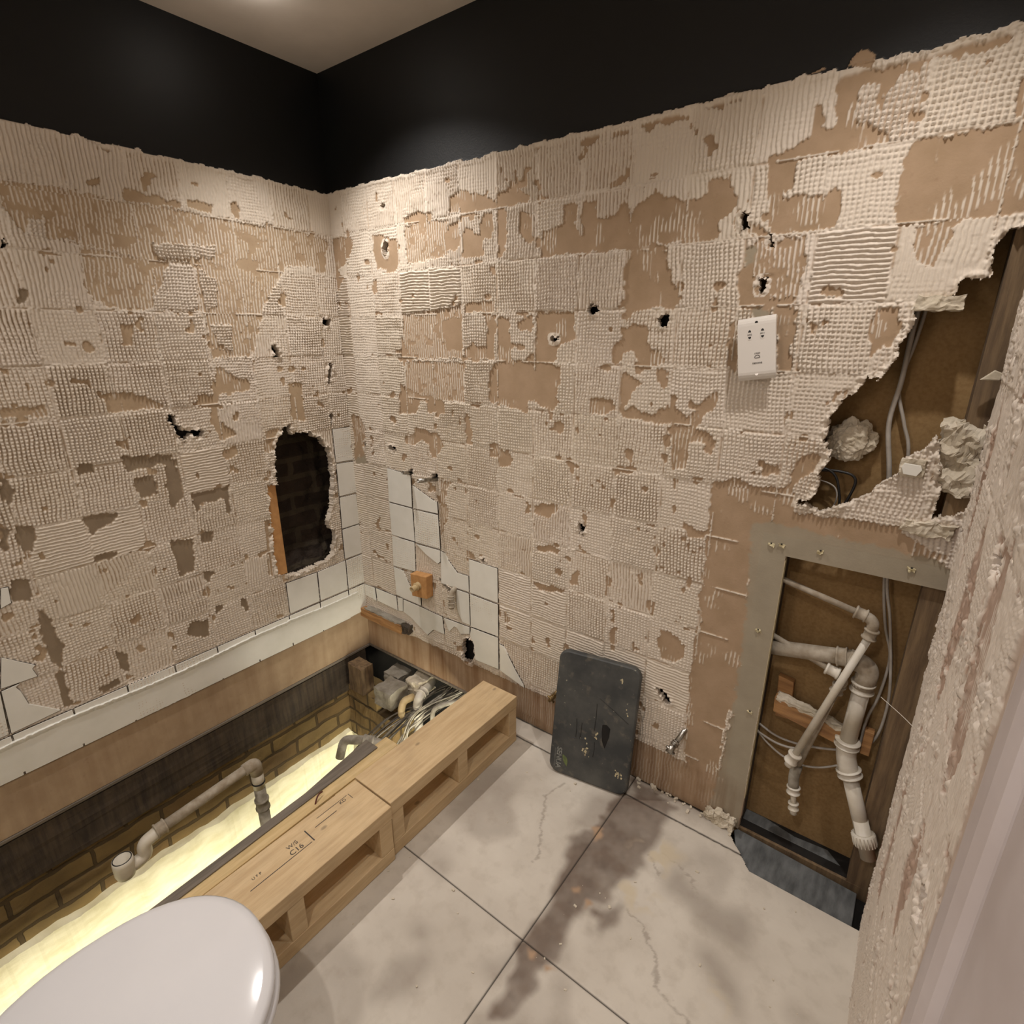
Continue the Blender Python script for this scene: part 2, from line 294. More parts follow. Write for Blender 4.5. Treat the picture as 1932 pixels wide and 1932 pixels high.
L_BARE = [[-725,1899,-656,1887,-569,1887,-561,1868,-724,1857],[-804,1770,-750,1767,-702,1749,-776,1731,-809,1746],[-881,1299,-803,1298,-754,1254,-890,1251],[-638,1248,-608,1282,-560,1278,-537,1225],[-532,1441,-479,1421,-551,1405],[-403,1737,-324,1739,-337,1696,-408,1702],[-812,1901,-779,1916,-785,1888,-815,1887],[-546,1896,-462,1894,-461,1868,-540,1866],[-401,1904,-375,1913,-376,1864,-406,1870],[-933,1806,-900,1798,-920,1777,-934,1784],[-806,1509,-766,1514,-784,1445,-806,1462],[-169,1778,-123,1783,-127,1751,-174,1747],[-84,1780,-33,1798,-43,1719,-92,1715],[-543,1381,-424,1312,-429,1279,-547,1283],[-876,1314,-789,1300,-724,1251,-877,1261,-898,1304],[-1134,1288,-1029,1288,-1030,1260,-1140,1262],[-561,1328,-536,1320,-558,1186,-497,1128,-557,1109,-584,1189],[-569,1075,-510,1094,-508,1058,-554,1044],[-269,1302,-211,1298,-214,1144,-274,1151],[-444,779,-421,773,-435,552,-431,509,-463,548],[-392,1125,-328,1128,-355,1035,-404,1044]]
L_GRAY = [[-862,1035,-799,1035,-790,993,-800,968,-847,966,-863,1003],[-756,1080,-719,1080,-720,1006,-720,936,-763,904,-771,962],[-996,1112,-955,1098,-960,1074,-1004,1077],[-1021,946,-919,938,-960,897,-1008,885],[-1180,971,-1135,941,-1149,872,-1179,876],[-699,945,-563,943,-573,840,-586,843,-592,897,-673,903,-692,871],[-795,799,-721,784,-729,658,-783,655,-792,748],[-1180,708,-1161,647,-1146,558,-1165,513,-1189,539],[-1178,477,-1162,461,-1167,340,-1187,338,-1190,442],[-1020,481,-995,438,-1002,373,-1026,394],[-777,465,-723,457,-728,385,-775,399,-810,432],[-885,1110,-729,1095,-746,1065,-874,1057],[-1175,1106,-1157,1075,-1169,1021,-1190,1037],[-1205,973,-1190,945,-1207,886,-1219,907],[-1216,810,-1175,795,-1186,723,-1231,742],[-1008,813,-944,812,-959,790,-1022,791],[-711,644,-657,632,-699,592],[-692,509,-653,484,-687,457],[-591,492,-562,480,-572,415,-590,449],[-1099,360,-1030,373,-1037,339,-1083,335],[-692,797,-646,784,-652,748,-693,753],[-1192,526,-1154,521,-1169,472],[-1031,1602,-1009,1599,-1012,1567,-1036,1561]]
L_STRIPE = [[-1006,1861,-893,1869,-746,1858,-573,1861,-340,1852,-205,1841,-222,1718,-327,1588,-396,1406,-551,1405,-543,1557,-697,1558,-676,1701,-848,1727,-985,1743,-1018,1805],[-861,1726,-676,1701,-702,1558,-829,1559,-875,1597],[-285,1865,-28,1838,-40,1739,-221,1724]]
L_WHITE = [[-698,1579,-627,1710,-547,1702,-565,1562,-697,1558],[-543,1691,-484,1657,-498,1576,-537,1557],[-526,1517,-464,1518,-473,1421,-518,1452],[-327,1588,-226,1693,-103,1695,-111,1570],[-671,1752,-471,1769,-484,1729,-664,1707],[-969,1779,-930,1785,-938,1731,-978,1739]]
L_HOLE = [[-723,1225,-702,1226,-702,1191,-679,1168,-616,1159,-628,1130,-656,1151,-686,1129,-711,1159,-712,1185,-726,1206],[-320,1443,-301,1446,-290,1397,-319,1398],[-86,1543,-39,1541,-51,1513,-85,1516],[-1036,1723,-1022,1708,-1040,1693,-1042,1697],[-78,1368,-61,1360,-81,1274,-92,1289],[-99,1162,-78,1159,-89,1117,-96,1107,-101,1129],[-317,1134,-285,1137,-288,1098,-250,1100,-197,1098,-194,1077,-163,1070,-143,1046,-134,1022,-124,1030,-119,995,-111,940,-116,873,-130,782,-142,735,-163,689,-146,647,-131,641,-139,596,-152,541,-191,510,-229,508,-319,503,-387,511,-388,564,-387,624,-390,718,-385,829,-378,909,-379,954,-369,1026,-357,1072,-342,1089,-320,1115],[-417,913,-376,909,-381,762,-375,654,-385,514,-426,524,-429,617,-421,773]]
L_TILE = [[-95,1094,0,1093,-3,1022,-10,1002,4,977,0,943,-94,947],[-93,942,1,937,2,791,-95,792],[-94,788,-4,784,2,639,-98,639],[-98,636,-1,636,2,490,-99,490],[-95,484,2,485,0,336,-97,337],[-246,479,-98,484,-100,337,-249,337],[-398,482,-250,479,-252,337,-399,337],[-1291,587,-1223,526,-1232,516,-1226,486,-1313,489],[-1245,792,-1228,790,-1232,739,-1259,731],[-1314,483,-1269,487,-1282,479,-1273,461,-1264,408,-1198,344,-1323,336],[-1370,491,-1315,483,-1326,337,-1405,336]]
FLOOR_DARK = [[1448,-93,1591,-53,1611,-188,1599,-350,1563,-474,1534,-567,1553,-650,1543,-731,1535,-847,1487,-883,1476,-810,1464,-686,1450,-541,1446,-359,1443,-217],[1385,-382,1395,-304,1458,-280,1472,-339,1456,-437,1413,-427],[1437,-29,1513,-1,1641,-42,1599,-73,1489,-76],[1565,-508,1621,-430,1624,-499,1592,-556]]
FLOOR_MID = [[1219,-948,1267,-851,1308,-836,1317,-917,1280,-999,1243,-1000],[1666,-319,1715,-241,1791,-282,1885,-266,1937,-359,1876,-374,1760,-361],[1800,-432,1862,-416,1967,-479,1957,-527,1891,-509],[1208,-813,1264,-771,1281,-808,1237,-841],[1382,-779,1482,-688,1513,-754,1441,-808],[1381,-314,1374,-163,1460,-98,1480,-287],[1440,-56,1974,-45,1883,-28,1560,-22]]
FLOOR_LIGHT = [[1549,-281,1585,-208,1715,-199,1666,-319,1592,-335],[1574,-368,1714,-359,1680,-421,1591,-434],[1860,-491,1928,-508,1909,-564,1869,-553]]
FLOOR_VEIN = [[1269,-180,1245,-261,1304,-373,1357,-470,1353,-484],[1631,-450,1691,-465,1739,-509,1773,-571,1861,-600],[1561,-214,1614,-254,1666,-299],[1646,-230,1733,-248,1784,-306,1882,-303]]
FLOOR_RUST = [[1435,-273,1462,-253,1480,-287,1458,-315],[1489,-492,1505,-472,1515,-491,1501,-506],[1536,-491,1558,-477,1566,-493,1548,-507],[1480,-686,1507,-677,1511,-697,1492,-699],[1536,-685,1563,-676,1555,-701]]
# ---------------------------------------------------------------- materials
def wall_material(name, streak_top, c1=srgb(159, 135, 108), c2=srgb(173, 148, 122), stain_amt=0.85, g1=srgb(144, 134, 116), g2=srgb(168, 158, 138)):
    t = NT(name)
    a = t.n('ShaderNodeAttribute', attribute_name='mask')
    sep = t.n('ShaderNodeSeparateColor'); t.l(a.outputs['Color'], sep.inputs[0])
    R, G, B, A = sep.outputs[0], sep.outputs[1], sep.outputs[2], a.outputs['Alpha']
    n1 = t.noise(5, 5); n2 = t.noise(60, 4); n3 = t.noise(14, 5)
    pink = t.mix(t.ramp(n3, [(0.35, (0, 0, 0, 1)), (0.7, (1, 1, 1, 1))]), c1, c2)
    pink = t.mix(t.math('MULTIPLY', t.ramp(n2, [(0.6, (0, 0, 0, 1)), (0.75, (1, 1, 1, 1))]), 0.35), pink, srgb(140, 112, 88))
    grey = t.mix(n3, g1, g2)
    base = t.mix(B, pink, grey)
    adh = t.mix(n1, srgb(206, 194, 180), srgb(224, 213, 200))
    adh = t.mix(t.math('MULTIPLY', G, 0.45), adh, srgb(196, 184, 158))
    adh = t.mix(t.math('MULTIPLY', t.ramp(n2, [(0.62, (0, 0, 0, 1)), (0.8, (1, 1, 1, 1))]), 0.35), adh, srgb(168, 148, 118))
    col = t.mix(R, base, adh)
    # brown water stains running down the strip that stood behind the bath
    tc = t.n('ShaderNodeTexCoord'); sx = t.n('ShaderNodeSeparateXYZ'); t.l(tc.outputs['Object'], sx.inputs[0])
    hz = t.math('SUBTRACT', 1.0, t.math('MULTIPLY', t.math('SUBTRACT', sx.outputs[2], streak_top - 0.03), 1 / 0.05), clamp=True)
    st = t.noise(26, 4, (1, 1, 0.06)); fl = t.noise(3.0, 3)
    stain = t.math('MULTIPLY', hz, t.ramp(st, [(0.40, (0.25, 0.25, 0.25, 1)), (0.62, (1, 1, 1, 1))]), clamp=True)
    stain = t.math('MULTIPLY', stain, t.ramp(fl, [(0.3, (0.35, 0.35, 0.35, 1)), (0.7, (1, 1, 1, 1))]), clamp=True)
    col = t.mix(t.math('MULTIPLY', stain, stain_amt), col, srgb(112, 78, 46))
    black = t.mix(t.math('MULTIPLY', t.ramp(n2, [(0.7, (0, 0, 0, 1)), (0.78, (1, 1, 1, 1))]), 0.25), srgb(14, 14, 14), srgb(40, 40, 38))
    col = t.mix(A, col, black)
    rgh = t.math('SUBTRACT', 0.93, t.math('MULTIPLY', A, 0.43))
    t.bump(t.math('ADD', t.noise(180, 3), t.math('MULTIPLY', n2, 0.6)), 0.25, 0.0012)
    m_ = t.fin(col, rgh); m_.node_tree.nodes['Principled BSDF'].inputs['Specular IOR Level'].default_value = 0.36
    return m_
M_WR = wall_material('stripped_wall_back', 0.17); M_WL = wall_material('stripped_wall_left', 0.19, srgb(166, 143, 116), srgb(180, 158, 130), 0.30, srgb(118, 102, 84), srgb(144, 128, 106))
M_WX = wall_material('stripped_wall_right', -0.5, srgb(170, 144, 126), srgb(182, 160, 144))
M_BLACK = mottled('black_paint', srgb(13, 13, 13), srgb(16, 16, 15), 8, 0.50, bump=0.1, dist=0.0006, spec=0.36)
M_CEIL = mottled('ceiling_paint', srgb(206, 196, 184), srgb(196, 186, 174), 6, 0.9, bump=0.1)
M_TILE = mottled('white_glazed_tile', srgb(230, 228, 220), srgb(222, 220, 211), 12, 0.32, bump=0.0)
M_GROUT = mottled('dirty_grout', srgb(54, 46, 38), srgb(76, 66, 54), 60, 0.95)
M_SEAL = mottled('yellowed_sealant', srgb(206, 196, 160), srgb(186, 172, 136), 60, 0.7)
M_BRICK = None
def wood(name, c1, c2, grain=(1, 9, 9), scale=6, rough=0.65, knots=True):
    t = NT(name)
    g = t.n('ShaderNodeTexWave', wave_type='BANDS', bands_direction='X'); g.inputs['Scale'].default_value = 0.6
    nz = t.noise(scale, 6, grain, 0.65)
    fine = t.noise(scale * 7, 4, grain)
    col = t.mix(t.ramp(nz, [(0.38, (0, 0, 0, 1)), (0.62, (1, 1, 1, 1))]), c1, c2)
    col = t.mix(t.math('MULTIPLY', t.ramp(fine, [(0.5, (0, 0, 0, 1)), (0.75, (1, 1, 1, 1))]), 0.28), col, tuple(x * 0.55 for x in c1[:3]) + (1,))
    dirt = t.noise(9, 4); col = t.mix(t.math('MULTIPLY', t.ramp(dirt, [(0.5, (0, 0, 0, 1)), (0.8, (1, 1, 1, 1))]), 0.25), col, srgb(120, 104, 86))
    if knots:
        v = t.n('ShaderNodeTexVoronoi'); v.inputs['Scale'].default_value = 7.5; t.l(t.co((1.4, 0.8, 1)), v.inputs['Vector'])
        k = t.ramp(v.outputs['Distance'], [(0.0, (1, 1, 1, 1)), (0.045, (0.75, 0.75, 0.75, 1)), (0.075, (0, 0, 0, 1))])
        col = t.mix(t.math('MULTIPLY', k, 0.75), col, tuple(x * 0.3 for x in c1[:3]) + (1,))
    t.bump(fine, 0.2, 0.0008)
    return t.fin(col, rough)
M_PINE = wood('new_pine', srgb(202, 176, 136), srgb(186, 158, 118), (9, 0.7, 9))
M_PINEY = wood('pale_pine_joist', srgb(214, 188, 140), srgb(196, 168, 118), (9, 0.7, 9))
M_GREYWOOD = wood('grey_weathered_wood', srgb(122, 112, 100), srgb(96, 88, 78), (9, 0.7, 9), knots=False)
M_DARKWOOD = wood('dark_old_timber', srgb(76, 64, 50), srgb(50, 42, 34), (9, 9, 0.8), knots=False, rough=0.85)
M_STUD = wood('old_brown_stud', srgb(126, 104, 76), srgb(92, 74, 54), (9, 9, 0.8), knots=False, rough=0.85)
M_BATTEN = wood('wet_batten', srgb(176, 132, 84), srgb(136, 96, 58), (0.8, 9, 9), knots=False)
M_MDF = mottled('orange_wood_block', srgb(196, 148, 94), srgb(176, 128, 78), 40, 0.7)
M_WPLAST = mottled('white_plastic_pipe', srgb(214, 208, 196), srgb(190, 180, 160), 9, 0.42, bump=0.05)
M_DPLAST = mottled('dusty_plastic_pipe', srgb(176, 166, 150), srgb(140, 126, 106), 30, 0.8, bump=0.3)
M_BEIGE = mottled('beige_plastic_fitting', srgb(198, 176, 134), srgb(176, 152, 110), 30, 0.6)
M_GPIPE = mottled('grey_dusty_pipe', srgb(160, 154, 142), srgb(120, 112, 98), 30, 0.85, bump=0.3)
M_CABLE = mottled('grey_cable', srgb(178, 172, 164), srgb(160, 152, 142), 30, 0.5)
M_DCABLE = mottled('dusty_dark_cable', srgb(88, 80, 70), srgb(60, 54, 46), 30, 0.7)
M_BCABLE = mottled('black_cable', srgb(24, 22, 22), srgb(34, 32, 30), 30, 0.5)
M_RED = mottled('dark_red_wire', srgb(96, 40, 32), srgb(70, 30, 26), 30, 0.5)
M_COPPER = mottled('dull_copper_pipe', srgb(120, 108, 92), srgb(150, 140, 124), 50, 0.5, metal=0.5)
M_CHROME = mottled('chrome_pipe', srgb(190, 188, 182), srgb(130, 126, 118), 60, 0.28, metal=1.0, bump=0.05)
M_BRASS = mottled('tarnished_brass', srgb(150, 126, 84), srgb(110, 92, 64), 60, 0.45, metal=0.7)
M_KHAKI = mottled('brown_board_back', srgb(146, 118, 78), srgb(132, 104, 66), 120, 0.95, bump=0.3)
M_MORTAR = mottled('plaster_dab', srgb(206, 196, 178), srgb(176, 164, 142), 25, 0.95, bump=0.6, dist=0.003)
M_STONE = mottled('grey_stone', srgb(150, 144, 132), srgb(118, 110, 96), 20, 0.95, bump=0.6, dist=0.003)
M_SLATE = mottled('grey_slate', srgb(104, 106, 106), srgb(70, 72, 72), 14, 0.7, bump=0.4, sc=(3, 1, 1), dist=0.002)
M_CERAMIC = mottled('white_ceramic', srgb(226, 224, 224), srgb(222, 220, 220), 5, 0.14, bump=0)
M_LID = mottled('white_glossy_plastic', srgb(206, 204, 204), srgb(202, 200, 200), 5, 0.12, bump=0)
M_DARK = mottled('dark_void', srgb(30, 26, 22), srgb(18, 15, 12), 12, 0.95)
M_SOCK = mottled('white_socket_plastic', srgb(214, 208, 200), srgb(210, 204, 196), 5, 0.38, bump=0)
M_INK = mottled('dark_ink', srgb(46, 42, 40), srgb(60, 54, 50), 80, 0.7, bump=0)
M_FOAM = None
def pad_material():
    t = NT('black_foam_pad')
    n1 = t.noise(9, 6); n2 = t.noise(30, 5); n3 = t.noise(70, 3)
    col = t.mix(t.ramp(n1, [(0.4, (0, 0, 0, 1)), (0.7, (1, 1, 1, 1))]), srgb(52, 54, 54), srgb(82, 82, 78))
    col = t.mix(t.math('MULTIPLY', t.ramp(n2, [(0.58, (0, 0, 0, 1)), (0.7, (1, 1, 1, 1))]), 0.35), col, srgb(122, 114, 98))
    col = t.mix(t.ramp(n3, [(0.70, (0, 0, 0, 1)), (0.73, (1, 1, 1, 1))]), col, srgb(140, 136, 118))
    t.bump(n2, 0.3, 0.001)
    return t.fin(col, 0.62)
M_FOAM = pad_material()
def brick_material():
    t = NT('old_stock_brick')
    tc = t.n('ShaderNodeTexCoord'); sx = t.n('ShaderNodeSeparateXYZ'); t.l(tc.outputs['Object'], sx.inputs[0])
    cx = t.n('ShaderNodeCombineXYZ'); t.l(t.math('ADD', sx.outputs[0], sx.outputs[1]), cx.inputs[0]); t.l(sx.outputs[2], cx.inputs[1])
    b = t.n('ShaderNodeTexBrick'); b.inputs['Scale'].default_value = 1.0
    b.inputs['Brick Width'].default_value = 0.225; b.inputs['Row Height'].default_value = 0.075; b.inputs['Mortar Size'].default_value = 0.007; b.inputs['Mortar Smooth'].default_value = 0.3
    b.inputs['Color1'].default_value = srgb(150, 128, 82); b.inputs['Color2'].default_value = srgb(122, 98, 62); b.inputs['Mortar'].default_value = srgb(78, 64, 42)
    nz = t.n('ShaderNodeTexNoise'); nz.inputs['Scale'].default_value = 14; t.l(tc.outputs['Object'], nz.inputs['Vector'])
    mx = t.n('ShaderNodeVectorMath', operation='MULTIPLY_ADD'); t.l(nz.outputs['Color'], mx.inputs[0]); mx.inputs[1].default_value = (0.015, 0.012, 0); t.l(cx.outputs[0], mx.inputs[2])
    t.l(mx.outputs[0], b.inputs['Vector'])
    col = t.mix(t.math('MULTIPLY', t.noise(12, 5), 0.5), b.outputs['Color'], srgb(96, 78, 46))
    col = t.mix(t.math('MULTIPLY', t.ramp(t.noise(4, 4), [(0.45, (0, 0, 0, 1)), (0.7, (1, 1, 1, 1))]), 0.5), col, srgb(60, 48, 34))
    # cream paint on the lower courses, and the sooty band under the floor edge
    wob = t.math('MULTIPLY', t.noise(9, 4), 0.03)
    pz = t.math('ADD', sx.outputs[2], wob)
    lo = t.math('LESS_THAN', pz, -0.438)
    cr = t.mix(t.math('MULTIPLY', t.ramp(t.noise(16, 5, (1, 1, 3)), [(0.56, (0, 0, 0, 1)), (0.6, (1, 1, 1, 1))]), 0.25), srgb(224, 218, 188), srgb(168, 156, 118))
    col = t.mix(lo, col, cr)
    x = t.n('ShaderNodeBump'); x.inputs['Strength'].default_value = 0.9; x.inputs['Distance'].default_value = 0.012
    h = t.math('ADD', t.math('MULTIPLY', b.outputs['Fac'], -0.8), t.math('MULTIPLY', t.noise(40, 5), 0.5)); t.l(h, x.inputs['Height']); t.l(x.outputs[0], t.b.inputs['Normal'])
    return t.fin(col, 0.95)
M_BRICK = brick_material()
def cavity_material():
    t = NT('dark_cavity_masonry')  # dark brick and mortar tones for the wall cavity
    b = t.n('ShaderNodeTexBrick'); b.inputs['Scale'].default_value = 1.0; b.inputs['Brick Width'].default_value = 0.22; b.inputs['Row Height'].default_value = 0.08; b.inputs['Mortar Size'].default_value = 0.012
    b.inputs['Color1'].default_value = srgb(72, 56, 42); b.inputs['Color2'].default_value = srgb(54, 42, 34); b.inputs['Mortar'].default_value = srgb(92, 80, 62)
    tc = t.n('ShaderNodeTexCoord'); sx = t.n('ShaderNodeSeparateXYZ'); t.l(tc.outputs['Object'], sx.inputs[0])
    cx = t.n('ShaderNodeCombineXYZ'); t.l(sx.outputs[1], cx.inputs[0]); t.l(sx.outputs[2], cx.inputs[1]); t.l(cx.outputs[0], b.inputs['Vector'])
    col = t.mix(t.noise(18, 5), b.outputs['Color'], srgb(40, 34, 28)); t.bump(t.noise(25, 5), 1.0, 0.02)
    return t.fin(col, 0.95)
M_CAV = cavity_material()

# ---------------------------------------------------------------- stripped tile walls as height fields
Z0 = 0.335; PV = 0.152
def adhesive(U, V, u0, pu, cells, colsgn, bare, stripe, grey, white, holes, seed, paint_top=2.004, chips=(), low=0.175, comb_from=None):
    nj = len(cells[0])
    j = np.floor((U - u0) / pu * colsgn).astype(int); k = np.floor((V - Z0) / PV).astype(int)
    fu = (U - u0) / pu * colsgn - j; fv = (V - Z0) / PV - k
    jj = np.clip(j + 1, 0, nj - 1); kk = np.clip(10 - k, 0, len(cells) - 1)
    T = np.array([[ord(c) for c in r] for r in cells])[kk, jj]
    rs = np.random.RandomState(seed); R = rs.rand(len(cells) + 4, nj + 4, 6).astype(np.float32)[kk, jj]
    ang = (R[..., 0] - 0.5) * 0.12
    wu = U + (fbm(U, V, 0.06, seed + 1) - 0.5) * 0.012 + (fv - 0.5) * PV * ang
    wv = V + (fbm(U, V, 0.05, seed + 5) - 0.5) * 0.010
    rid = 0.5 + 0.5 * np.cos(2 * np.pi * (wu / 0.0106 + R[..., 1])); hor = 0.5 + 0.5 * np.cos(2 * np.pi * (wv / 0.0100 + R[..., 2]))
    ns = fbm(U, V, 0.022, seed + 9); nf = fbm(U, V, 0.007, seed + 12, 2); nl = fbm(U, V, 0.11, seed + 15)
    rs_ = sstep(0.25, 0.7, rid); hs_ = sstep(0.25, 0.7, hor)
    hv = 0.0012 + 0.0030 * rs_ + 0.0005 * (nf - 0.5)
    hx = 0.0010 + 0.0034 * sstep(0.12, 0.55, rid) * sstep(0.12, 0.5, hor) + 0.0012 * rs_
    hh = 0.0010 + 0.0034 * hs_ + 0.0006 * rs_
    hw = 0.0026 + 0.0012 * (ns - 0.5) + 0.0007 * rid
    hst = 0.0016 * sstep(0.62, 0.8, rid) * (0.7 + 0.6 * nf)
    bl = sstep(0.42, 0.62, nl + 0.15 * (R[..., 3] - 0.5))
    H = np.where(T == ord('x'), hx * (1 - bl) + (hv * 0.5 + hx * 0.5) * bl, 0)
    H = np.where(T == ord('v'), hv * (1 - 0.35 * bl) + hx * 0.35 * bl, H)
    H = np.where(T == ord('h'), hh, H); H = np.where(T == ord('w'), hw, H)
    isS = (T == ord('s')) | polys(U + (ns - 0.5) * 0.02, V + (nf - 0.5) * 0.02, stripe)
    wht = polys(U + (ns - 0.5) * 0.02, V + (nf - 0.5) * 0.02, white)
    isS &= ~wht
    H = np.where(wht, hx, H)
    H = H * (0.75 + 1.0 * R[..., 4])
    # smeared borders and joint lines of every tile
    eu = np.minimum(fu, 1 - fu) * pu; ev = np.minimum(fv, 1 - fv) * PV
    eu = eu + (ns - 0.5) * 0.004; ev = ev + (ns - 0.5) * 0.004
    e = np.minimum(eu, ev)
    H = H * sstep(0, 0.007, e) + hw * (1 - sstep(0, 0.007, e))
    lip = np.exp(-(e / 0.0016) ** 2)
    H = H + lip * np.where(nf > 0.56, 0.0022, -0.0030)
    bands = sstep(0.60, 0.68, vnoise(U, V * 3, 0.06, seed + 31)) * sstep(0.45, 0.55, vnoise(U * 5, V, 0.1, seed + 37))
    H = H - bands * 0.0007
    # where adhesive is present
    WU = U + (ns - 0.5) * 0.020 + (nf - 0.5) * 0.010; WV = V + (fbm(V, U, 0.02, seed + 21) - 0.5) * 0.020 + (nf - 0.5) * 0.010
    B = polys(WU, WV, bare)
    G = polys(WU, WV, grey)
    soft = 1 - blur(B | G, 2)
    # spots of bare plaster along the joints
    sp = (vnoise(U, V, 0.05, seed + 41) + 0.6 * vnoise(U, V, 0.018, seed + 43)) / 1.6
    soft = np.minimum(soft, sstep(0.0, 1.0, (0.86 - sp + np.where(e < 0.010, -0.06, 0.0)) * 9))
    M = sstep(0.42, 0.58, soft + 0.30 * (rid - 0.5) + 0.25 * (nf - 0.5))
    gap = (R[..., 3] > 0.5) & ((T == ord('v')) | (T == ord('x'))) & (e > 0.006)
    M = np.where(gap, M * (0.25 + 0.75 * sstep(0.06, 0.20, rid + 0.35 * (nf - 0.5) + 0.5 * (nl - 0.45))), M)
    M = M * (1 - 0.75 * np.exp(-(e / 0.0022) ** 2) * sstep(0.40, 0.55, vnoise(V, U, 0.04, seed + 47)))
    ms = sstep(0.60, 0.74, rid + 0.25 * (nf - 0.5)) * sstep(0.30, 0.42, ns)
    M = np.where(isS, np.where(soft > 0.5, ms, ms * 0), M)
    # thin scraped remains on the bare plaster
    H = np.where(isS, hst + 0.0002, H)
    rem = sstep(0.72, 0.80, rid) * sstep(0.62, 0.70, fbm(U, V * 0.6, 0.05, seed + 51))
    M = np.maximum(M, rem * (B & ~G)); H = np.where((rem > 0.3) & B, 0.0012, H)
    # the joint lines survive as thin ribs on bare plaster
    ribs = np.exp(-((np.minimum(fu, 1 - fu) * pu + (nf - 0.5) * 0.004) / 0.0018) ** 2) * sstep(0.42, 0.55, vnoise(U, V, 0.07, seed + 55))
    ribs2 = np.exp(-((np.minimum(fv, 1 - fv) * PV + (nf - 0.5) * 0.004) / 0.0022) ** 2) * sstep(0.35, 0.5, vnoise(U, V, 0.06, seed + 57))
    rr = np.maximum(ribs, ribs2) * (~G)
    M = np.maximum(M, sstep(0.4, 0.6, rr)); H = np.where(rr > 0.4, np.maximum(H, 0.0026), H)
    # the strip behind the bath, never tiled
    lowm = V < low + (ns - 0.5) * 0.012
    if comb_from is not None:
        cb = sstep(0.55, 0.75, rid) * sstep(0.35, 0.6, nl) * 0.40
        M = np.where(lowm, np.where(U > comb_from, cb, 0), M); H = np.where(lowm, np.where(U > comb_from, 0.0014, 0.0), H)
    else:
        M = np.where(lowm, 0, M); H = np.where(lowm, 0, H)
    hol = polys(U + (ns - 0.5) * 0.012 + (nf - 0.5) * 0.008, V + (nf - 0.5) * 0.016, holes)
    nearh = np.clip(blur(hol, 6) * 2.2, 0, 1) + 0.4 * np.clip(blur(hol, 14) * 2, 0, 1)
    big = fbm(U, V, 0.016, seed + 61, 3)
    H = H * M + (fbm(U, V, 0.3, seed + 71) - 0.5) * 0.002 + nearh * (big - 0.45) * 0.022
    M = np.where(nearh > 0.25, np.maximum(M, sstep(0.5, 0.55, big + 0.1)), M)
    # black paint above, with chipped lower edge
    line = paint_top + (fbm(U, V * 0, 0.03, seed + 81) - 0.5) * 0.012 + 0.004 * sstep(0.6, 0.8, vnoise(U, V * 0, 0.02, seed + 83))
    P = (V > line) & ~polys(U, V, chips)
    ch = polys(U, V, chips)
    top = sstep(0.014, 0.004, np.abs(V - line + 0.004)) * (~ch)
    H = np.where(P, 0.0, H + top * 0.0025); M = np.where(P, 0, np.maximum(M, top)); M = np.where(ch, 0, M)
    tone = np.clip(0.25 + 0.9 * (fbm(U, V, 0.35, seed + 91) - 0.35) + 0.35 * (R[..., 5] - 0.5), 0, 1)
    gm = np.where(G, 1.0, 0.0) * 0.9
    attr = np.stack([M, tone, blur(gm, 1), P.astype(np.float32)], -1)
    return H, attr, hol
STEP = 0.0022
cellR = ["wvvvvvvvvvvvxxx", "wxxvvvvxvvvxxxx", "hxxhhxxxvvxvhvv", "hxxxxxxxxxxxxxx", "hxxxxxxxxxxxxxx", "hxxxxxxxxxxxxxx", "hxxxxxxxxxxxxxx", "hhxxxxxvxxxxxvx", "hhxxxxvxxvxxxxx", "hhhvxxhhxxxxxxx", "hhxxxxhhhhhxxxx", "xxxxxxxxhhxxxxx", "xxxxxvvxxxxxxxx"]
cellL = ["wvvvvvvvvv", "vvxxvvvvvv", "xxxxvvvvvv", "xxvxxxvvvv", "xxxxxxxxxx", "xxxvxxxxxx", "xvxxhxxxxx", "xxxxvxhhxx", "xxxxxxvvvv", "xxxvxvxxxx", "xvxxxxvxxx", "xvxvxxvvxx", "xxxxxxxxxx"]
xs = np.arange(-0.002, 2.150, STEP); zs = np.arange(-0.004, 2.092, STEP)
U, V = np.meshgrid(xs, zs, indexing='ij'); U = U.astype(np.float32); V = V.astype(np.float32)
niche = [1804, 128, 1804, 915, 2200, 931, 2200, -50, 1800, -50]
H, AT, HO = adhesive(U, V, 0.0778, 0.1528, cellR, 1, R_BARE, R_STRIPE, R_GRAY, [], R_HOLE, 100, chips=R_CHIP, low=0.155, comb_from=0.93)
NI = inside(U, V, niche) | ((U > 1.804) & (V < 0.93))
frm = (U > 1.742) & (V < 0.985) & ~NI
H = np.where(frm, 0.0 + 0.0004 * (fbm(U, V, 0.05, 7) - 0.5), H)
AT[..., 2] = np.where(frm, 1.0, AT[..., 2]); AT[..., 0] = np.where(frm, AT[..., 0] * 0, AT[..., 0])
co = np.stack([U, -H, V], -1)
keep = ~((HO | NI)[:-1, :-1])
wall_back = struct(grid_mesh('wall_back', co, keep, AT, (0, 0.022, 0), M_WR))
ys = np.arange(-1.72, 0.003, STEP); zs = np.arange(-0.004, 2.052, STEP)
U, V = np.meshgrid(ys, zs, indexing='ij'); U = U.astype(np.float32); V = V.astype(np.float32)
H, AT, HO = adhesive(U, V, -0.096, 0.1531, cellL, -1, L_BARE, L_STRIPE, L_GRAY, L_WHITE, L_HOLE, 300, low=0.185)
co = np.stack([H, U, V], -1)
wall_left = struct(grid_mesh('wall_left', co, ~(HO[:-1, :-1]), AT, (-0.03, 0, 0), M_WL))
del U, V, H, AT, HO, co
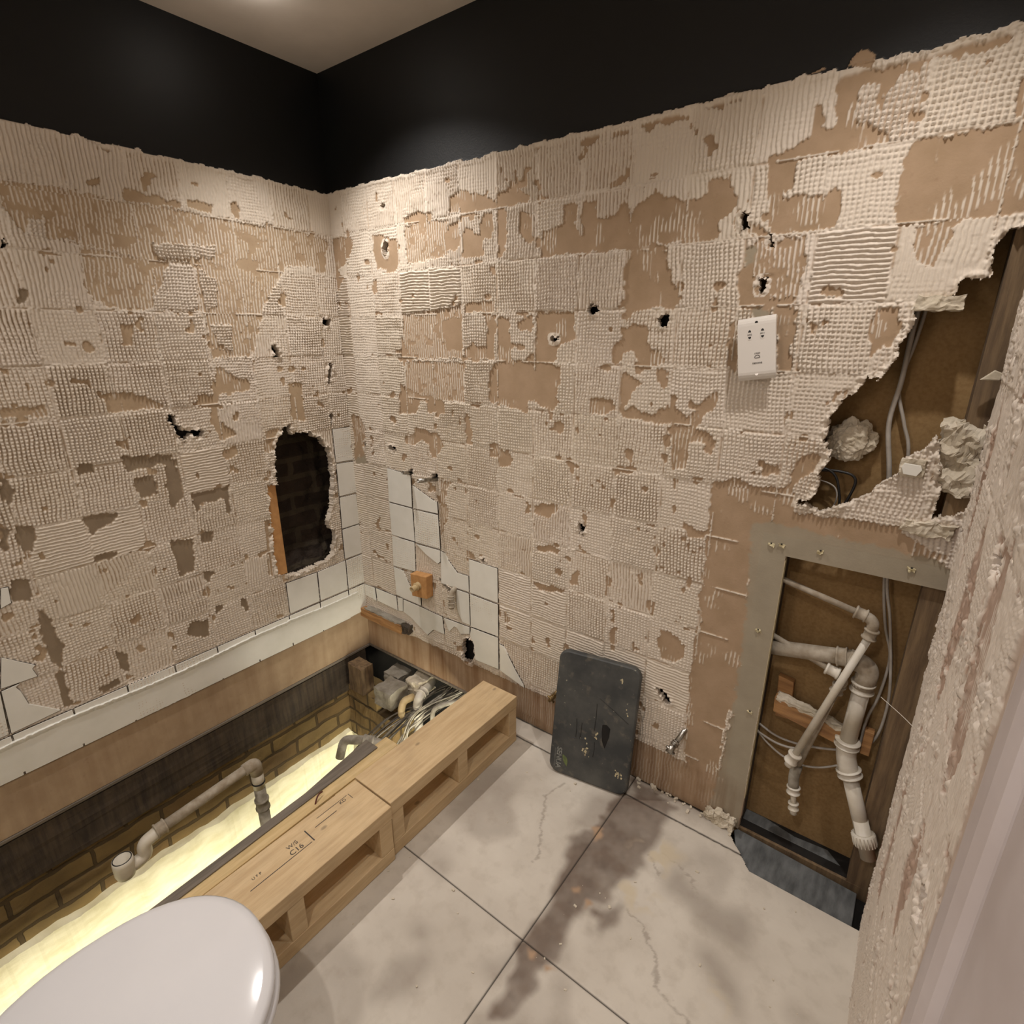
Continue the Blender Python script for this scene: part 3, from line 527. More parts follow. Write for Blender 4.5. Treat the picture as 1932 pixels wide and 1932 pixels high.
# black painted plaster above
box('painted_plaster', -0.03, 2.16, 0.0004, 0.03, 2.080, CEIL + 0.02, M_BLACK, wall_back, bevel=0)
box('painted_plaster', -0.03, -0.0004, -2.5, 0.03, 2.040, CEIL + 0.02, M_BLACK, wall_left, bevel=0)
box('plain_plaster', -0.03, 0.0, -2.5, -1.715, 0, 2.045, M_TILE, wall_left, bevel=0)
# remaining tiles
def tile_obj(poly, plane, parent, th=0.0075):
    p = [(poly[i] / 1000, poly[i + 1] / 1000) for i in range(0, len(poly), 2)]
    cu = sum(a for a, b in p) / len(p); cv = sum(b for a, b in p) / len(p)
    ins = [(cu + (a - cu) * (1 - 0.0014 / max(0.01, abs(a - cu))), cv + (b - cv) * (1 - 0.0014 / max(0.01, abs(b - cv)))) for a, b in p]
    if plane == 'y': o = prism('tile', ins, 'y', -th, -0.0003, M_TILE, parent, bevel=0.0008); prism('grout', p, 'y', -th + 0.0016, -0.0002, M_GROUT, o)
    else: o = prism('tile', ins, 'x', 0.0003, th, M_TILE, parent, bevel=0.0008); prism('grout', p, 'x', 0.0002, th - 0.0016, M_GROUT, o)
    return o
for q in R_TILE: tile_obj(q, 'y', wall_back)
for q in L_TILE: tile_obj(q, 'x', wall_left)
# band of half tiles along the bath line on the left wall, with its old sealant
y = -0.100; tile_obj([-3, 192, -3, 331, -97, 331, -97, 192], 'x', wall_left)
while y > -1.7:
    a, b = y, y - 0.1511
    tile_obj([int(a * 1000), 183, int(a * 1000), 331, int(b * 1000), 331, int(b * 1000), 183], 'x', wall_left); y -= 0.1531
bm = bmesh.new(); rr = random.Random(3)
yy = np.arange(-1.7, -0.045, 0.006)
prev = None
for q in yy:
    t1 = 0.300 + 0.006 * math.sin(q * 9) + rr.uniform(-0.0015, 0.0015); hh = 0.0135 + rr.uniform(-0.001, 0.0018)
    if q > -0.42: t1 += 0.004
    cur = [bm.verts.new((0.0072, q, t1 + 0.006)), bm.verts.new((hh, q, t1 + 0.0045 + rr.uniform(-.001, .001))), bm.verts.new((hh - 0.001, q, t1 - 0.001)), bm.verts.new((0.0088, q, t1 - 0.012)), bm.verts.new((0.0078, q, t1 - 0.11))]
    if prev:
        for i in range(4): bm.faces.new((prev[i], cur[i], cur[i + 1], prev[i + 1]))
    prev = cur
fin_bm(bm, 'bath_sealant', M_TILE, wall_left, smooth=False)
# ---------------------------------------------------------------- ceiling, floor, enclosure
struct(box('ceiling', -0.03, 2.3, -2.5, 0.03, CEIL, CEIL + 0.05, M_CEIL, bevel=0))
struct(box('wall_front', -0.03, 2.3, -2.5, -2.45, -1.5, CEIL, M_TILE, bevel=0))
def floor_material():
    t = NT('stained_cement_board')
    a = t.n('ShaderNodeAttribute', attribute_name='mask'); sep = t.n('ShaderNodeSeparateColor'); t.l(a.outputs['Color'], sep.inputs[0])
    D, L_, Q, A = sep.outputs[0], sep.outputs[1], sep.outputs[2], a.outputs['Alpha']
    n1 = t.noise(3.2, 6); n2 = t.noise(22, 5); n3 = t.noise(90, 4)
    col = t.mix(t.ramp(n1, [(0.35, (0, 0, 0, 1)), (0.68, (1, 1, 1, 1))]), srgb(186, 177, 164), srgb(207, 199, 186))
    col = t.mix(t.math('MULTIPLY', t.ramp(n2, [(0.5, (0, 0, 0, 1)), (0.75, (1, 1, 1, 1))]), 0.35), col, srgb(158, 147, 132))
    col = t.mix(t.math('MULTIPLY', D, 0.9), col, t.mix(n2, srgb(78, 64, 54), srgb(116, 98, 84)))
    col = t.mix(L_, col, srgb(196, 182, 156))
    col = t.mix(Q, col, t.mix(n2, srgb(182, 152, 122), srgb(150, 124, 100)))
    col = t.mix(t.ramp(n3, [(0.74, (0, 0, 0, 1)), (0.77, (1, 1, 1, 1))]), col, srgb(200, 190, 170))
    col = t.mix(A, col, srgb(46, 38, 30))
    t.bump(t.math('ADD', n3, t.math('MULTIPLY', n2, 0.8)), 0.2, 0.0015)
    return t.fin(col, t.math('ADD', 0.62, t.math('MULTIPLY', n2, 0.3)), spec=0.35)
M_FLOOR = floor_material()
xs = np.arange(0.842, 2.152, 0.0035); ys = np.arange(-2.46, 0.0005, 0.0035)
U, V = np.meshgrid(xs, ys, indexing='ij'); U = U.astype(np.float32); V = V.astype(np.float32)
n1 = fbm(U, V, 0.05, 11); n2 = fbm(U, V, 0.015, 12); n0 = fbm(U, V, 0.22, 13)
WU = U + (n1 - 0.5) * 0.07 + (n2 - 0.5) * 0.02; WV = V + (fbm(V, U, 0.05, 14) - 0.5) * 0.07 + (n2 - 0.5) * 0.02
dk = blur(polys(WU, WV, FLOOR_DARK), 3) * (0.65 + 0.5 * n1); md = blur(polys(WU, WV, FLOOR_MID), 6) * 0.42
edge_dark = sstep(0.08, 0.0, -V) * sstep(1.40, 1.5, U) * 0.55  # floor darker towards the back wall
lt = blur(polys(WU, WV, FLOOR_LIGHT), 4) * sstep(0.45, 0.6, n1) * 0.8
rust = blur(polys(WU * 0.6 + U * 0.4, WV * 0.6 + V * 0.4, FLOOR_RUST), 1)
vein = np.zeros(U.shape, np.float32)
for q in FLOOR_VEIN:
    p = np.array(q, float).reshape(-1, 2) / 1000
    for a, b in zip(p[:-1], p[1:]):
        d = b - a; t_ = np.clip(((U - a[0]) * d[0] + (V - a[1]) * d[1]) / (d @ d), 0, 1)
        ds = np.hypot(U + (n2 - 0.5) * 0.02 - a[0] - t_ * d[0], V + (n2 - 0.5) * 0.02 - a[1] - t_ * d[1])
        vein = np.maximum(vein, sstep(0.006, 0.001, ds))
D = np.clip(np.maximum.reduce([dk, md, edge_dark, vein * 0.45, 0.35 * sstep(0.55, 0.75, n0)]), 0, 1)
J = np.zeros(U.shape, np.float32)
for (ax, c) in (('u', 1.4545), ('v', -0.682), ('v', -0.092), ('v', -1.28)):
    g = np.abs((U if ax == 'u' else V) - c + (n2 - 0.5) * 0.0015)
    J = np.maximum(J, sstep(0.0032, 0.0012, g))
J = np.maximum(J, sstep(0.012, 0.004, -V + (n1 - 0.5) * 0.015))
Hf = -0.003 * J + (n0 - 0.5) * 0.002 + 0.0012 * (1 - D) * 0
Hf = np.where(inside(U, V, [1790, 100, 2200, 100, 2200, -138, 1872, -138, 1808, -75]), Hf - 0.0, Hf)
cut = inside(U + (n2 - 0.5) * 0.004, V, [1770, 200, 1770, -22, 1812, -72, 1868, -134, 2140, -134, 2300, -134, 2300, 200])
AT = np.stack([D, lt, rust, J], -1)
floor = struct(grid_mesh('floor', np.stack([U, V, Hf], -1), ~cut[:-1, :-1], AT, (0, 0, -0.022), M_FLOOR))
box('subfloor', 0.846, 2.15, -2.46, -0.14, -0.040, -0.0245, M_DARKWOOD, floor, bevel=0)
del U, V
# ---------------------------------------------------------------- under the floor
def brick_wall(name, org, du, nu, dv, nv, nrm, seed, amp=0.010, parent=None):
    bm = bmesh.new(); from mathutils import noise as N
    org = Vector(org); du = Vector(du); dv = Vector(dv); nrm = Vector(nrm); g = []
    for i in range(nu + 1):
        r = []
        for j in range(nv + 1):
            p = org + du * (i / nu) + dv * (j / nv)
            d = N.noise(p * 9 + Vector((seed, 0, 0))) * amp + N.noise(p * 30) * amp * 0.4
            zr = (p.z % 0.075) / 0.075
            d -= 0.006 * math.exp(-(min(zr, 1 - zr) / 0.07) ** 2)
            r.append(bm.verts.new(p + nrm * d))
        g.append(r)
    for i in range(nu):
        for j in range(nv): bm.faces.new((g[i][j], g[i + 1][j], g[i + 1][j + 1], g[i][j + 1]))
    return fin_bm(bm, name, M_BRICK, parent, smooth=True)
wl = struct(brick_wall('wall_cellar_left', (-0.012, -2.4, -0.15), (0, 2.4, 0), 260, (0, 0, -1.2), 110, (1, 0, 0), 1))
# crumbly step where the cream paint begins
bm = bmesh.new(); rr = random.Random(5); prev = None; yv = -2.4
from mathutils import noise as NZ
while yv < -0.16:
    w_ = 0.012 + 0.010 * NZ.noise(Vector((yv * 14, 0, 0))) + rr.uniform(0, 0.003)
    zt = -0.432 + 0.010 * NZ.noise(Vector((yv * 9, 3, 0)))
    cur = [bm.verts.new((-0.02, yv, zt + 0.008)), bm.verts.new((w_, yv, zt)), bm.verts.new((w_ + 0.002, yv, zt - 0.06)), bm.verts.new((w_ - 0.004, yv, zt - 0.5))]
    if prev:
        for i in range(3): bm.faces.new((prev[i], cur[i], cur[i + 1], prev[i + 1]))
    prev = cur; yv += 0.009
M_CREAM = mottled('cream_painted_render', srgb(226, 220, 192), srgb(206, 198, 164), 10, 0.9, sc=(1, 1, 3), bump=0.6, dist=0.004)
fin_bm(bm, 'painted_render', M_CREAM, wl)
# sole plate and dark groove below the bath strip
plate = struct(box('trim_1', -0.03, 0.004, -2.4, -0.0, -0.018, -0.006, M_GREYWOOD, bevel=0.002))
bx = struct(rough_box('trim_2', -0.035, 0.0, -2.4, -0.03, -0.20, -0.024, M_DARKWOOD, amp=0.004, cuts=10, seed=2))
struct(box('trim_3', 0.0, 0.86, -0.006, 0.02, -0.014, -0.004, M_GREYWOOD, bevel=0.001))
# end pier of rough brick at the far end of the pit
pier = struct(rough_box('wall_cellar_back', -0.02, 0.31, -0.15, 0.0, -1.35, -0.235, M_BRICK, amp=0.008, cuts=22, seed=4, scale=14))
rough_box('pier_course', -0.02, 0.21, -0.15, -0.03, -0.232, -0.165, M_BRICK, pier, amp=0.005, cuts=10, seed=6)
struct(box('wall_cellar_far', -0.05, 2.2, 0.30, 0.33, -1.4, -0.03, M_DARK, bevel=0))
struct(box('floor_cellar', -0.05, 2.2, -2.5, 0.33, -1.42, -1.38, M_DARK, bevel=0))
struct(box('wall_cellar_right', 2.16, 2.2, -2.5, 0.33, -1.4, -0.03, M_DARK, bevel=0))
tag(rough_box('timber_block', 0.035, 0.135, -0.165, -0.095, -0.165, -0.022, M_STUD, amp=0.003, cuts=6, seed=9), 'upright old timber block in the far corner of the floor pit', 'timber')
tag(rough_box('brick', 0.235, 0.345, -0.175, -0.07, -0.15, -0.062, M_STONE, amp=0.005, cuts=8, seed=12, rot=(0, 0, 0)), 'grey-topped loose brick at the front of the pit end wall', 'brick', 'loose bricks in the pit')
tag(rough_box('brick', 0.17, 0.27, -0.06, 0.03, -0.14, -0.07, M_STONE, amp=0.006, cuts=8, seed=15), 'dark loose brick behind the grey-topped brick in the pit', 'brick', 'loose bricks in the pit')
tag(rough_box('stone_rubble', 0.32, 0.40, -0.06, 0.06, -0.14, -0.05, M_MORTAR, amp=0.012, cuts=9, seed=18), 'cracked lump of pale masonry beside the white elbow pipe in the pit', 'rubble')
# joist along the pit
jo = thing('floor_joist', 'pale timber joist with a grey top edge running along the floor pit', 'joist', (0.6, -1.3, 0))
def jb(name, pts, z0, z1, mat):
    o = prism(name, [(x - 0.6, y + 1.3) for x, y in pts], 'z', z0, z1, mat, jo, bevel=0.002); return o
jb('joist_body', [(0.610, -2.4), (0.680, -2.4), (0.674, -1.3), (0.662, -0.40), (0.592, -0.40), (0.606, -1.3)], -0.40, -0.002, M_PINEY)
jb('top_batten', [(0.612, -2.4), (0.646, -2.4), (0.638, -1.3), (0.616, -0.46), (0.548, -0.46), (0.590, -0.75), (0.606, -1.3)], -0.0015, 0.004, M_GREYWOOD)
jb('side_board', [(0.6815, -2.4), (0.735, -2.4), (0.725, -0.80), (0.6695, -0.80)], -0.10, -0.006, M_PINEY)
jb('side_board', [(0.6675, -0.69), (0.722, -0.69), (0.718, -0.40), (0.6635, -0.40)], -0.10, -0.006, M_PINEY)
struct(box('light_block_joist', 0.80, 0.845, -2.4, 0.0, -0.12, -0.024, M_DARKWOOD, bevel=0.002))  # unseen joist added to stop cellar light leaking up past the floor edge
# ---------------------------------------------------------------- bath riser frames
def riser(label, y0, y1, posts, dx):
    t = thing('riser_frame', label, 'timber frame', (0.93 + dx, (y0 + y1) / 2, 0), group='timber frames along the floor pit')
    ym = (y0 + y1) / 2
    def b(n, x0, x1, a, c, z0, z1):
        bm = bmesh.new(); bbox(bm, x0 - 0.93, x1 - 0.93, a - ym, c - ym, z0, z1)
        return fin_bm(bm, n, M_PINE, t, bevel=0.002)
    b('top_plank', 0.848, 1.011, y0, y1, 0.156, 0.201)
    b('bottom_plank', 0.85, 1.010, y0 + .001, y1 - .001, 0.001, 0.046)
    for p in posts: b('post', 0.852, 1.0095, p - 0.0225, p + 0.0225, 0.0465, 0.1555)
    return t
f1 = riser('timber riser frame with three posts standing against the tiled corner wall', -0.722, -0.112, (-0.1355, -0.412, -0.698), 0.0)
f2 = riser('timber riser frame stamped C16, nearest the toilet', -1.62, -0.727, (-0.751, -1.035, -1.32, -1.596), 0.010)
def stamp(s, x, y, size):
    text_mesh('grade_stamp', s, size, M_INK, f2, (x - 0.93, y + 1.1735, 0.2012), (0, 0, math.radians(90)))
stamp('C16', 0.918, -0.968, 0.022); stamp('W/S', 0.897, -0.968, 0.017)
stamp('U F P', 0.905, -1.07, 0.011); stamp('KD', 0.885, -0.80, 0.015)
bm = bmesh.new()
for (x0, x1, y0, y1) in ((0.929, 0.931, -1.10, -0.93), (0.884, 0.931, -0.925, -0.922), (0.897, 0.899, -0.90, -0.83), (0.875, 0.8765, -0.88, -0.78), (0.875, 0.897, -0.775, -0.7735)): bbox(bm, x0 - 0.93, x1 - 0.93, y0 + 1.1735, y1 + 1.1735, 0.2011, 0.2014)
fin_bm(bm, 'stamp_line', M_INK, f2)
# ---------------------------------------------------------------- niche and opening backs
struct(box('wall_cavity_board', 1.55, 2.2, 0.098, 0.115, -0.3, 2.0, M_KHAKI, bevel=0))
st = struct(rough_box('wall_stud_right', 2.098, 2.19, 0.012, 0.095, -0.3, 1.98, M_STUD, amp=0.0015, cuts=12, seed=21))
struct(box('wall_stud_left', 1.765, 1.801, 0.023, 0.096, -0.05, 1.0, M_DARKWOOD, bevel=0.001))
struct(box('wall_header', 1.765, 2.10, 0.023, 0.06, 0.935, 0.98, M_DARKWOOD, bevel=0.001))
box('header_soffit', 1.80, 2.13, 0.0, 0.0225, 0.905, 0.922, M_GREYWOOD, wall_back, bevel=0.001) if False else None
struct(box('wall_sill_plate', 1.78, 2.15, 0.012, 0.050, -0.06, -0.006, M_STUD, bevel=0.002))
struct(box('floor_niche', 1.70, 2.2, -0.16, 0.11, -0.062, -0.05, M_DARK, bevel=0))
sl = tag(prism('slate_slab', [(1.792, -0.005), (1.815, -0.068), (1.869, -0.128), (2.128, -0.128), (2.128, -0.010), (1.80, 0.006)], 'z', -0.022, -0.010, M_SLATE, bevel=0.002), 'broken grey slate slab lying in front of the pipe niche', 'slab')
box('slate_edge_strip', 1.87, 2.128, -0.1335, -0.1285, -0.018, -0.004, M_SEAL, sl)
sl.name = 'slate_slab'
tag(prism('slate_slab', [(1.802, 0.051), (2.08, 0.051), (2.04, 0.088), (1.95, 0.078), (1.86, 0.097), (1.802, 0.097)], 'z', -0.030, -0.004, M_SLATE, bevel=0.002), 'rough slate piece at the back of the pipe niche', 'slab')
# dark cavity behind the holes
struct(box('wall_cavity_back', 0.02, 1.54, 0.045, 0.06, 0.04, 2.0, M_DARK, bevel=0))
bm = bmesh.new(); g = []
for i in range(61):
    r = []
    for j in range(81):
        y_ = -0.62 + i * 0.60 / 60; z_ = 0.30 + j * 0.95 / 80
        d = NZ.noise(Vector((y_ * 10, z_ * 10, 0))) * 0.03 + NZ.noise(Vector((y_ * 26, z_ * 26, 5))) * 0.014
        d += 0.06 * max(0, (0.62 - z_) / 0.3)
        r.append(bm.verts.new((-0.155 + d, y_, z_)))
    g.append(r)
for i in range(60):
    for j in range(80): bm.faces.new((g[i][j], g[i + 1][j], g[i + 1][j + 1], g[i][j + 1]))
struct(fin_bm(bm, 'wall_cavity_masonry', M_CAV, smooth=True))
struct(box('wall_cavity_side', -0.2, -0.033, -1.8, -0.64, 0.3, 2.0, M_DARK, bevel=0)); struct(box('wall_cavity_end', -0.17, -0.031, 0.012, 0.03, 0.3, 2.0, M_DARK, bevel=0))
struct(box('wall_cavity_top', -0.18, -0.16, -0.64, 0.03, 1.25, 2.0, M_DARK, bevel=0))
tag(box('wooden_batten', -0.024, -0.004, -0.428, -0.378, 0.52, 0.915, M_MDF, bevel=0.002), 'upright orange wood batten on the left edge of the oval wall hole', 'batten')

struct(box('ceiling_cellar', -0.3, 2.2, 0.02, 0.33, -0.03, -0.005, M_DARK, bevel=0)); struct(box('wall_cellar_corner', -0.3, -0.021, 0.0, 0.33, -1.4, 0.0, M_DARK, bevel=0))
# ---------------------------------------------------------------- right wall at the camera's shoulder, with the door casing
STP = 0.0028
ys = np.arange(-1.02, -0.028, STP); zs = np.arange(-0.002, 2.06, STP * 1.2)
U, V = np.meshgrid(ys, zs, indexing='ij'); U = U.astype(np.float32); V = V.astype(np.float32)
cellX = ["vvvvvvvv"] * 13
ns = fbm(U, V, 0.03, 501); nf = fbm(U, V, 0.01, 503)
xb = [[-620, 1180, -560, 1240, -700, 1260, -760, 1000, -700, 900, -640, 1000], [-330, 900, -420, 880, -500, 1100, -420, 1240, -360, 1100], [-560, 620, -640, 560, -700, 800, -620, 820], [-260, 300, -340, 300, -330, 620, -270, 600], [-500, 1400, -640, 1380, -600, 1600, -500, 1600], [-160, 1100, -220, 1000, -230, 1300, -170, 1400]]
H, AT, HO = adhesive(U, V, -0.03, 0.1531, cellX, -1, xb, [], [], [], [[-640, 1195, -585, 1200, -590, 1225, -640, 1222], [-810, 800, -770, 790, -765, 830, -800, 840]], 520, paint_top=3.0, low=-1)
plain = U < -0.862 + (ns - 0.5) * 0.03
lump = sstep(0.74, 0.80, vnoise(U * 2.2, V * 0.45, 0.008, 531)) * sstep(0.45, 0.6, vnoise(U, V, 0.08, 533))
AT[..., 1] *= 0.15; H = H * 0.7 + lump * 0.0036 * (~plain)
H = np.where(plain, 0.0006 * ns, H); AT[..., 0] = np.where(plain, 0.35, AT[..., 0])
edge = (U > -0.040 - (fbm(U * 0, V, 0.05, 541) - 0.4) * 0.06 - 0.05 * sstep(1.0, 0.2, V)) & (V < 1.72)
X0 = 2.1495 - 0.0115 * V
co = np.stack([X0 - H, U, V], -1)
wall_right = struct(grid_mesh('wall_right', co, ~(edge | HO)[:-1, :-1], AT, (0.016, 0, 0), M_WX))
box('painted_plaster', 2.1275, 2.155, -1.02, 0.0, 2.045, CEIL + 0.02, M_BLACK, wall_right, bevel=0)
box('wall_packing', 2.166, 2.19, -1.3, -0.0, -0.1, 2.2, M_DARK, wall_right, bevel=0)
M_REDBOARD = mottled('red_brown_board_edge', srgb(140, 92, 62), srgb(112, 72, 48), 30, 0.9)
box('board_edge', 2.150, 2.165, -0.2, -0.012, 0.0, 1.70, M_REDBOARD, wall_right, bevel=0.001)
M_TRIM = mottled('dusty_white_gloss_trim', srgb(198, 188, 186), srgb(184, 172, 168), 7, 0.55, bump=0.1)
prof = [(-0.955, 2.142), (-0.957, 2.1275), (-0.992, 2.1255), (-1.002, 2.1205), (-1.020, 2.1195), (-1.035, 2.1165), (-1.052, 2.1125), (-1.060, 2.1095), (-1.078, 2.1085), (-1.092, 2.108), (-1.104, 2.112), (-1.108, 2.118), (-1.1095, 2.1235), (-1.1125, 2.1235), (-1.114, 2.118), (-1.55, 2.121), (-1.55, 2.16), (-0.955, 2.16)]
bm = bmesh.new()
A = [bm.verts.new((x, y_, 0)) for y_, x in prof]; B = [bm.verts.new((x - 0.010, y_, 2.1)) for y_, x in prof]
for i in range(len(prof)): bm.faces.new((A[i], A[(i + 1) % len(prof)], B[(i + 1) % len(prof)], B[i]))
tr = fin_bm(bm, 'trim_4', M_TRIM, None); struct(tr)
struct(box('wall_right_front', 2.14, 2.2, -2.5, -1.56, 0, CEIL, M_TILE, bevel=0))
struct(box('wall_right_over_door', 2.12, 2.2, -1.56, -1.0, 2.1, CEIL, M_BLACK, bevel=0))
tag(tube('plastic_twine', catmull([(2.146, -0.10, 0.62), (2.115, -0.085, 0.635), (2.07, -0.06, 0.65)], 6), 0.0008, M_WPLAST, seg=6), 'thin pale twine sticking out across the pipe niche', 'twine')
# ---------------------------------------------------------------- shaver socket
M_SHADOWGAP = M_DARK
ss = thing('shaver_socket', 'white shaver socket hanging upside down and crooked from the wall', 'socket', (1.671, -0.030, 1.452), (math.radians(-3), math.radians(-8.5), 0))
def roundrect(w_, h_, r, n=6):
    out = []
    for cx, cy, a in ((w_ / 2 - r, h_ / 2 - r, 0), (-w_ / 2 + r, h_ / 2 - r, 90), (-w_ / 2 + r, -h_ / 2 + r, 180), (w_ / 2 - r, -h_ / 2 + r, 270)):
        for k in range(n + 1): t = math.radians(a + 90 * k / n); out.append((cx + r * math.cos(t), cy + r * math.sin(t)))
    return out
bm = bmesh.new(); N_ = 24
# plate with gently rolled top and bottom edges
rows = []
for i in range(N_ + 1):
    z_ = -0.073 + 0.146 * i / N_; e_ = max(0, abs(z_) - 0.055) / 0.018
    rows.append((z_, -0.008 + 0.007 * e_ ** 2))
A = [[bm.verts.new((x_, y_, z_)) for x_ in (-0.043, -0.0425, 0.0425, 0.043)] for z_, y_ in rows]
for i in range(N_):
    for j_ in range(3): bm.faces.new((A[i][j_], A[i][j_ + 1], A[i + 1][j_ + 1], A[i + 1][j_]))
Bk = [[bm.verts.new((x_, 0.0, z_)) for x_ in (-0.043, 0.043)] for z_, y_ in rows]
for i in range(N_):
    bm.faces.new((A[i][0], A[i + 1][0], Bk[i + 1][0], Bk[i][0])); bm.faces.new((A[i][3], Bk[i][1], Bk[i + 1][1], A[i + 1][3])); bm.faces.new((Bk[i][0], Bk[i + 1][0], Bk[i + 1][1], Bk[i][1]))
bm.faces.new((A[0][0], Bk[0][0], Bk[0][1], A[0][3], A[0][2], A[0][1])); bm.faces.new((A[-1][0], A[-1][1], A[-1][2], A[-1][3], Bk[-1][1], Bk[-1][0]))
fin_bm(bm, 'cover_plate', M_SOCK, ss, smooth=False)
box('back_housing', -0.030, 0.034, 0.001, 0.024, -0.055, 0.058, M_DARK, ss, bevel=0.002)
for z_ in (0.060, -0.060):
    bm = bmesh.new(); bmesh.ops.create_cone(bm, cap_ends=True, segments=20, radius1=0.0042, radius2=0.0036, depth=0.002, matrix=Matrix.Translation((0, -0.0085 + (0.002), z_)) @ Matrix.Rotation(math.radians(90), 4, 'X'))
    s_ = fin_bm(bm, 'screw', M_DARK if z_ > 0 else M_CHROME, ss, smooth=False)
for x_, tx in ((-0.015, '230'), (0.014, '115')):
    so = prism('socket_outlet', [(x_ + u, 0.034 + v) for u, v in roundrect(0.0095, 0.026, 0.0045)], 'y', -0.0086, -0.0078, M_SOCK, ss)
    bm = bmesh.new()
    for sgn in (1, -1):
        pts = [(x_ + 0.0034 * math.cos(t), 0.034 + sgn * (0.0050 + 0.0055 * math.sin(t))) for t in [math.pi * k / 10 for k in range(11)]]
        vs = [bm.verts.new((a, -0.0088, b)) for a, b in pts]; vb = [bm.verts.new((a, -0.0079, b)) for a, b in pts]
        bm.faces.new(vs); bm.faces.new(vb)
        for i in range(11): bm.faces.new((vs[i], vs[(i + 1) % 11], vb[(i + 1) % 11], vb[i]))
    fin_bm(bm, 'pin_hole', M_BCABLE, so)
    text_mesh('voltage_lettering', tx + 'V', 0.0052, M_INK, so, (x_, -0.0088, 0.034), (math.radians(90), math.radians(180), 0))
text_mesh('shaver_lettering', 'SHAVERS', 0.0056, M_INK, ss, (0.002, -0.0083, -0.034), (math.radians(90), math.radians(180), 0))
text_mesh('shaver_lettering', 'ONLY', 0.0050, M_INK, ss, (0.002, -0.0083, -0.011), (math.radians(90), math.radians(180), 0))
bm = bmesh.new()
pth = [(-0.004, -0.0084, -0.027)] + [(-0.004 * 0 + 0.002 + 0.006 * math.cos(t), -0.0084, -0.0215 + 0.006 * math.sin(t)) for t in [math.pi * (0.0 + k / 10) for k in range(11)]]
tube_bm(bm, pth[1:], 0.0006, 6); bbox(bm, -0.003, 0.007, -0.0087, -0.0081, -0.0225, -0.0215)
fin_bm(bm, 'shaver_symbol', M_INK, ss)
# ---------------------------------------------------------------- pipe stubs in the bath corner
def stub(label, base, tip, r, grp='cut pipe stubs above the bath tiles'):
    t = thing('pipe_stub', label, 'pipe', base, group=grp)
    b = Vector(base); d = Vector(tip) - b
    tube('pipe', [d * (-0.35), d * 0.5, d], r, M_CHROME, t, 18, hollow=0.78)
    return t
stub('short cut metal pipe stub, left of the pair above the tiles', (0.383, -0.006, 0.940), (0.402, -0.062, 0.956), 0.0075)
stub('longer cut metal pipe stub, right of the pair above the tiles', (0.529, -0.006, 0.938), (0.519, -0.092, 0.946), 0.0085)
pb = thing('pipe_mount', 'orange wood block with a beige plastic pipe end in the tiled corner', 'wood block', (0.435, -0.01, 0.455))
bk = prism('block', [(-0.050, 0.048), (0.048, 0.058), (0.046, -0.046), (-0.046, -0.058)], 'y', -0.034, 0.006, M_MDF, pb, bevel=0.003)
tube('pipe_end', [(0.0, -0.03, 0.006), (0.001, -0.075, 0.002)], 0.0125, M_BEIGE, pb, 20, hollow=0.72)
collar('pipe_collar', (0.0, -0.042, 0.005), (0, -1, -0.05), 0.0145, 0.018, M_BEIGE, pb)
ef = thing('pipe_elbow', 'grey copper push-fit elbow hanging out of a broken tile gap', 'pipe fitting', (0.615, -0.01, 0.47))
tube('elbow_body', smooth_path([(0, 0.035, 0.02), (-0.002, -0.022, 0.012), (0.006, -0.030, -0.062)], 8, 0.03), 0.0105, M_DPLAST, ef, 16, hollow=0.74)
collar('collar', (0.005, -0.029, -0.045), (0.1, -0.1, -1), 0.0125, 0.020, M_DPLAST, ef)
collar('collar', (0.001, -0.027, -0.012), (0, -0.1, -1), 0.0120, 0.014, M_DPLAST, ef)
wb = tag(rough_box('timber_batten', 0.0, 0.292, -0.040, -0.002, 0.168, 0.212, M_BATTEN, amp=0.0025, cuts=12, seed=31, scale=30), 'water-stained timber batten with a rotten end in the bath corner', 'batten')
rough_box('mortar_crust', 0.03, 0.29, -0.036, -0.003, 0.208, 0.219, M_STONE, wb, amp=0.005, cuts=14, seed=33, scale=50)
rough_box('rotten_end', 0.286, 0.335, -0.034, -0.002, 0.176, 0.214, M_DARKWOOD, wb, amp=0.007, cuts=9, seed=35, scale=60)
# isolating valves low on the wall
def valve(label, base, d1, r, mat):
    t = thing('isolating_valve', label, 'valve', base)
    d = Vector(d1)
    tube('pipe', [-d * 0.5, d * 0.6], r * 0.72, mat, t, 16)
    collar('compression_nut', d * 0.55, d, r, 0.014, mat, t, 6, lip=0.0015)
    tube('valve_body', [d * 0.6, d * 1.0], r * 0.9, mat, t, 16, hollow=0.6)
    tube('lever', [d * 0.85 + Vector((-0.012, -0.003, 0.010)), d * 0.85 + Vector((0.012, 0.002, -0.012))], r * 0.42, mat, t, 10)
    return t
valve('chrome isolating valve angled down out of a round hole by the niche', (1.600, -0.004, 0.268), (-0.024, -0.060, -0.052), 0.012, M_CHROME)
valve('small brass valve stub half hidden at the left edge of the black pad', (1.116, -0.003, 0.200), (-0.014, -0.022, -0.026), 0.010, M_BRASS)
